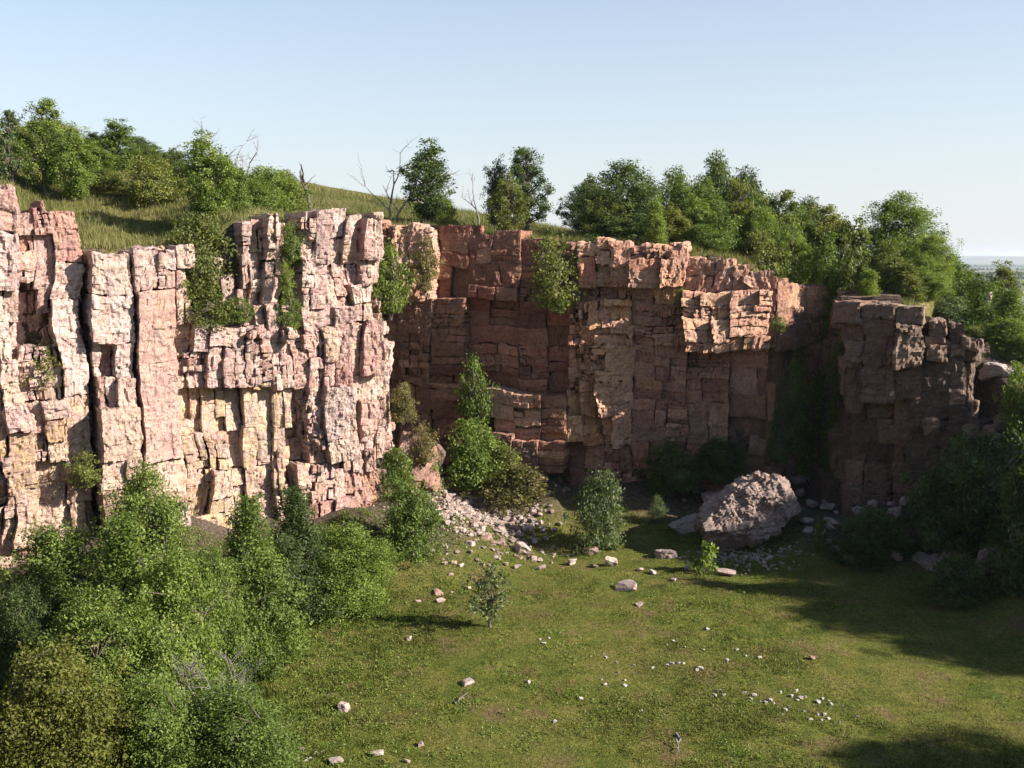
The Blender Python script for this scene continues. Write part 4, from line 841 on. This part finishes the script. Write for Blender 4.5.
# foot of the cliffs
GF = 'shrubs at the foot of the cliffs'
for a in [('bush_b', 'bright', 470, 424, 486, 64, 56.0, 'bright leafy shrub at the top of the rubble fan'), ('bush_b', 'dry', 522, 466, 516, 76, 55.2, 'straggly dry brush on the rubble below the ledge'), ('bush_b', 'olive', 505, 448, 492, 50, 56., 'olive brush between the bright shrub and the dry brush'), ('bush_b', 'green', 415, 446, 494, 48, 54.0, 'green shrub at the foot of the cliff corner'),
          ('bush_b', 'grey', 603, 474, 548, 56, None, 'conical grey green shrub alone in front of the back cliff'), ('bush_a', 'dark', 668, 442, 492, 64, 55.6, 'dark shrub in shade against the back cliff'), ('bush_b', 'dark', 720, 440, 480, 60, 55., 'dark low growth behind the huge boulder'), ('hang_a', 'grey', 656, 496, 524, 24, None, 'small pale shrub with one lit side near the dark shrub'), ('weed', 'bright', 706, 543, 574, 26, None, 'small leafy bush in front of the huge boulder'),
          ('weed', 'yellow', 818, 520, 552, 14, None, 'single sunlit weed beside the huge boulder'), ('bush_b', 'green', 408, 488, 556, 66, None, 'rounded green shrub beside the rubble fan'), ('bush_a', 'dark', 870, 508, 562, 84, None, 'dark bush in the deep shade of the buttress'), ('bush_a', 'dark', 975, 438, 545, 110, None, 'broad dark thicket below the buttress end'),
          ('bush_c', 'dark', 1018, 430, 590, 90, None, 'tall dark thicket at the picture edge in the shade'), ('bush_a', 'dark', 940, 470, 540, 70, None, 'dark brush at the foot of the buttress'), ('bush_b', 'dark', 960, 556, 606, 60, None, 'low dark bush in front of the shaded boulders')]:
    plant('shrub', a[0], a[1], a[2], a[3], a[4], a[5], a[7], hang=a[6], group=GF)
D('young_tree', 'sapling', 'grey', 491, 562, 628, 46, 'small young tree standing alone on the grass', cat='tree')
# leafy trees in front
GN = 'leafy trees before the pale cliff'
for a in [('tree', 'near_a', 'green', 135, 468, 34.0, 120, 'tallest front tree, its top against the pale cliff'), ('tree', 'near_b', 'green', 40, 530, 33.5, 150, 'broad front tree spreading along the foot of the pale cliff'), ('tree', 'near_c', 'bright', 110, 520, 31.0, 130, 'front tree with sunlit sprays below the tallest tree'),
          ('tree', 'near_b', 'bright', 160, 560, 30.0, 130, 'fresh green front tree in the middle of the thicket'), ('tree', 'near_a', 'green', 82, 590, 28.5, 130, 'dense front tree with dark gaps near the bottom'), ('tree', 'near_c', 'green', 242, 500, 34.5, 112, 'pointed green tree at the edge of the grass'),
          ('tree', 'near_a', 'green', 205, 550, 33.0, 80, 'narrow tree tucked beside the pointed green tree'), ('tree', 'near_c', 'dark', 288, 490, 40.0, 96, 'dark green tree against the foot of the pale cliff'), ('shrub', 'near_b', 'bright', 342, 526, 41.3, 108, 'wide bright rounded shrub at the edge of the grass'),
          ('shrub', 'near_b', 'yellow', 30, 655, 24.5, 170, 'yellowish sunlit bush in the front corner'), ('shrub', 'near_b', 'green', 215, 690, 26.0, 150, 'green bush at the bottom beside the grass'), ('shrub', 'near_b', 'bright', 130, 680, 25.5, 130, 'bright bush between the two bottom bushes'), ('tree', 'near_b', 'dark', 5, 590, 31.0, 90, 'dark tree at the outer edge of the thicket')]:
    plant(a[0], a[1], a[2], a[3], a[4], 0, a[6], a[7], Y=a[5], group=GN)

# trees beyond the frame's edge, on the quarry's sunward slope: they throw the shade on the floor
GE = 'trees on the sunward slope'
def tree_at(key, leafm, x, y, hgt, wid, label):
    z = float(height(np.array([x]), np.array([y]))[0]); Hh, Ww = PROTO[key][2:]; cm, tm = plant_mesh(key, leafm)
    r = obj('tree', None, label=label, cat='tree', group=GE, loc=(x, y, z - .1)); r.scale = (wid / Ww, wid / Ww, hgt / Hh); r.rotation_euler = (0, 0, pr_.uniform(0, 6.28))
    obj('trunk', tm, r); obj('crown', cm, r)
SL = 'tree on the sunward slope beyond the picture edge'
for (k, x, y, hg, wd) in [('near_a', 31, 42.5, 6.0, 6), ('near_b', 33.5, 38, 5.2, 6.5), ('near_a', 34, 34.5, 5.8, 6), ('near_b', 35.5, 31.5, 4.6, 4.6), ('near_a', 34, 45.5, 5.2, 6), ('near_a', 34, 21.8, 6.8, 6.5), ('near_b', 34, 18.5, 6.5, 6), ('near_a', 37.5, 43.5, 5.5, 6), ('near_b', 27.5, 45.5, 4.2, 5)]:
    tree_at(k, 'dark', x, y, hg, wd, SL)

# ------------------------------------------------------------------ dead wood
def dead_tree(px, top, base, Y, label, seed, spread=.5, snag=False, cat='tree', name='dead_tree', stems=1):
    rs = np.random.RandomState(seed)
    if Y: p = at(px, 300, Y); p[2] = height(p[:1], p[1:2])[0]
    else: p = ground(px, base)
    H = at(px, top, p[1])[2] - p[2]; TV, TF, off = [], [], 0
    def add(pts, q):
        nonlocal off
        v, f = tube(pts, q, 5); TV.append(v); TF.append(f + off); off += len(v)
    def grow(b, d, L, r, lv):
        pts = [b]; dd = d.copy()
        for k in range(4):
            dd = dd + rs.normal(size=3) * .16 + [0, 0, .05]; dd /= np.linalg.norm(dd); pts.append(pts[-1] + dd * L / 4)
        add(pts, [r * (1 - .17 * k) for k in range(5)])
        if lv:
            for k in range(3 if not snag else 2):
                i = rs.randint(1, 5); nd = dd + rs.normal(size=3) * spread * np.array([1.3, 1.3, .5]); nd /= np.linalg.norm(nd); grow(pts[i], nd, L * rs.uniform(.4, .65), r * .5, lv - 1)
    r0 = (.022 * H + .02) / (1 + (.02 if stems < 5 else .12) * (stems - 1))
    if snag: r0 = .05 * H
    for s_ in range(stems):
        d0 = np.array([rs.normal() * .25 * (stems > 1), rs.normal() * .2 * (stems > 1), 1.])
        grow(np.array([rs.normal() * .15 * (stems > 1), 0, -.1]), d0, H * (.85 if not snag else .9), r0, 3 if not snag else 2)
    TV[:] = [np.concatenate(TV)]; k = H / max(TV[0][:, 2].max(), .1); TV[0] = TV[0] * [k, k, k]
    r = obj(name, None, label=label, cat=cat, loc=p); obj('branches' if not snag else 'trunk', mesh('dead_wood', np.concatenate(TV), np.concatenate(TF), M_DEAD if not snag else M_BARK, smooth=True), r)
dead_tree(222, 118, 0, 66, 'leafless grey tree, the nearer one above the bushy rim tree', 3, .6, stems=3)
dead_tree(240, 124, 0, 66, 'leafless twiggy tree on the hill skyline', 4, .6, stems=3)
dead_tree(310, 164, 214, 0, 'dark broken snag standing on the rim of the pale cliff', 5, .5, True)
dead_tree(298, 190, 214, 0, 'short leaning dead stem beside the snag', 6, .3, True)
dead_tree(396, 136, 0, 68, 'leafless tree leaning behind the lone dark tree', 8, .6, stems=2)
dead_tree(479, 166, 0, 70, 'thin dead sapling on the skyline beside the dark pair', 9, .5)
dead_tree(208, 636, 0, 29.0, 'grey leafless twiggy shrub between the front trees and the grass', 10, .45, stems=9, cat='shrub', name='dead_shrub')
dead_tree(184, 640, 0, 28.4, 'second grey leafless shrub deeper in the front thicket', 13, .45, stems=6, cat='shrub', name='dead_shrub')
def branch_on_ground(px0, py0, px1, py1, label, r=.03, seed=0):
    rs = np.random.RandomState(seed); a, b = ground(px0, py0), ground(px1, py1); pts = [a + (b - a) * k / 6 + rs.normal(size=3) * .06 * (0 < k < 6) + [0, 0, .06] for k in range(7)]
    v, f = tube(pts, [r * (1.2 - .13 * k) for k in range(7)], 6); v2, f2 = tube([pts[3], pts[3] + (b - a) * .22 + [.25, .2, .12]], [r * .6, r * .2], 5)
    obj('fallen_branch', mesh('fallen_branch', np.concatenate([v, v2]), np.concatenate([f, f2 + len(v)]), M_DEAD, smooth=True), label=label, cat='branch')
branch_on_ground(298, 764, 326, 752, 'pale fallen branch among stones at the bottom of the grass', .04, 1)
branch_on_ground(676, 736, 679, 756, 'thin crooked stick lying on the open grass', .035, 2)
branch_on_ground(456, 705, 464, 699, 'short pale stick near the pale pink block', .03, 3)

# ------------------------------------------------------------------ grass
def blades(name, X, Y, hgt, wid, lvv, material, label, lean=.35):
    n = len(X); rs = np.random.RandomState(len(X)); Z = height(X, Y); a = rs.uniform(0, 6.28, n); b = rs.uniform(0, 6.28, n)
    ln = hgt * lean * rs.uniform(.2, 1.4, n); base = np.stack([X, Y, Z - .01], 1); t = np.stack([np.cos(a), np.sin(a), 0 * a], 1) * (wid / 2)[:, None]
    tip = base + np.stack([np.cos(b) * ln, np.sin(b) * ln, hgt], 1)
    V = np.stack([base - t, base + t, tip], 1).reshape(-1, 3)
    obj(name, mesh(name, V, np.arange(3 * n).reshape(n, 3), material, lv=np.repeat(lvv, 3)), kind='stuff', label=label, cat='grass')
def floor_grass():
    rs = np.random.RandomState(8); n = 330000
    Y = 24 + 30 * rs.uniform(0, 1, n) ** 1.1; X = rs.uniform(-.34, .56, n) * (Y + 3)
    p = np.stack([X, Y, 0 * X], 1); sd, _ = bound_dist(X, Y); big = vnoise(p * .22, 31) + .5 * vnoise(p * .8, 32); fine = vnoise(p * 2.6, 33)
    lush = sstep(-1.5, -8, X + 1.5 * vnoise(p * .3, 34))
    worn = sstep(.15, .5, vnoise(p * .42, 36) + .35 * vnoise(p * 1.5, 37)) * (1 - lush)
    keep = (sd < -1.5) & (rs.uniform(0, 1, n) < (.55 + .3 * big + .35 * fine + .4 * lush) * (1 - .75 * worn)) & (X < 27)
    X, Y, big, fine, lush = X[keep], Y[keep], big[keep], fine[keep], lush[keep]; n = len(X)
    h = (.035 + .045 * np.clip(big + .5 * fine + .3, 0, 1.5) + .10 * lush * np.clip(.4 + fine, 0, 1)) * rs.uniform(.5, 1.5, n)
    lv = np.clip(.48 - .25 * lush - .2 * big + rs.normal(size=n) * .3, 0, 1)
    blades('grass', X, Y, h, rs.uniform(.02, .05, n), lv, M_GRASS, 'short green turf covering the quarry floor', .8)
floor_grass()
def rim_grass():
    rs = np.random.RandomState(9); n = 260000
    Y = rs.uniform(36, 82, n); X = rs.uniform(-.62, .5, n) * Y; sd, _ = bound_dist(X, Y); p = np.stack([X, Y, 0 * X], 1); big = vnoise(p * .3, 41); fine = vnoise(p * 1.4, 42)
    keep = (sd > 1.3) & (sd < 32) & (rs.uniform(0, 1, n) < .75 + .35 * fine); X, Y, big, fine, sd = X[keep], Y[keep], big[keep], fine[keep], sd[keep]; n = len(X)
    h = (.28 + .16 * fine + .1 * big) * rs.uniform(.5, 1.5, n); lv = np.clip(.62 + .3 * big + rs.normal(size=n) * .22, 0, 1)
    blades('tall_grass', X, Y, h, rs.uniform(.025, .05, n), lv, M_HAY, 'tall dry yellow-green grass on the slope above the cliffs', .45)
rim_grass()
def weeds():
    """low broad-leaved growth on the floor"""
    rs = np.random.RandomState(10); c = 4200
    Y = rs.uniform(26, 54, c); X = rs.uniform(-.36, .3, c) * Y; p = np.stack([X, Y, 0 * X], 1); sd, _ = bound_dist(X, Y)
    dens = sstep(-1, -7, X) * .9 + sstep(-9, -4, sd) * .9 + .14 + .35 * vnoise(p * .5, 51); keep = (rs.uniform(0, 1, c) < dens) & (sd < -1.2); X, Y = X[keep], Y[keep]; c = len(X)
    per = 34; ci = np.repeat(np.arange(c), per); n = len(ci); r = rs.uniform(.12, .45, c); hh = rs.uniform(.05, .28, c) * (rs.uniform(0, 1, c) ** 1.5 + .25) * np.where(rs.uniform(0, 1, c) < .08, 2.2, 1.)
    P = np.stack([X[ci] + rs.normal(size=n) * r[ci] * .6, Y[ci] + rs.normal(size=n) * r[ci] * .6, 0 * X[ci]], 1); P[:, 2] = height(P[:, 0], P[:, 1]) + rs.uniform(.02, 1, n) * hh[ci]
    nr = rs.normal(size=(n, 3)) * .7 + [0, 0, .8]; nr /= np.linalg.norm(nr, axis=1)[:, None]; t1 = np.cross(nr, rs.normal(size=(n, 3))); t1 /= np.linalg.norm(t1, axis=1)[:, None]; t2 = np.cross(nr, t1); s = rs.uniform(.018, .05, n)[:, None]
    V = np.stack([P - t1 * s, P - t2 * s * .55, P + t1 * s, P + t2 * s * .55], 1).reshape(-1, 3)
    obj('weeds', mesh('weeds', V, np.arange(4 * n).reshape(n, 4), M_LEAF['bright'], lv=np.repeat(np.clip(rs.normal(.45, .22, n), 0, 1), 4)), kind='stuff', label='low leafy weeds on the quarry floor', cat='weeds')
weeds()

# ------------------------------------------------------------------ air
def haze():
    x, y0, y1, z0, z1 = 13500., -13500., 13500., PLAIN_Z - 4, 75.
    v = [(-x, y0, z0), (x, y0, z0), (x, y1, z0), (-x, y1, z0), (-x, y0, z1), (x, y0, z1), (x, y1, z1), (-x, y1, z1)]
    f = [(3, 2, 1, 0), (4, 5, 6, 7), (0, 1, 5, 4), (1, 2, 6, 5), (2, 3, 7, 6), (3, 0, 4, 7)]
    m, t, o = mat('hazy_air'); pv = N(t, 'ShaderNodeVolumePrincipled', Density=7e-5); pv.inputs['Color'].default_value = (.82, .90, 1., 1); pv.inputs['Anisotropy'].default_value = .3
    t.links.new(pv.outputs[0], o.inputs['Volume'])
    obj('haze', mesh('haze', v, f, m), kind='stuff')
haze()
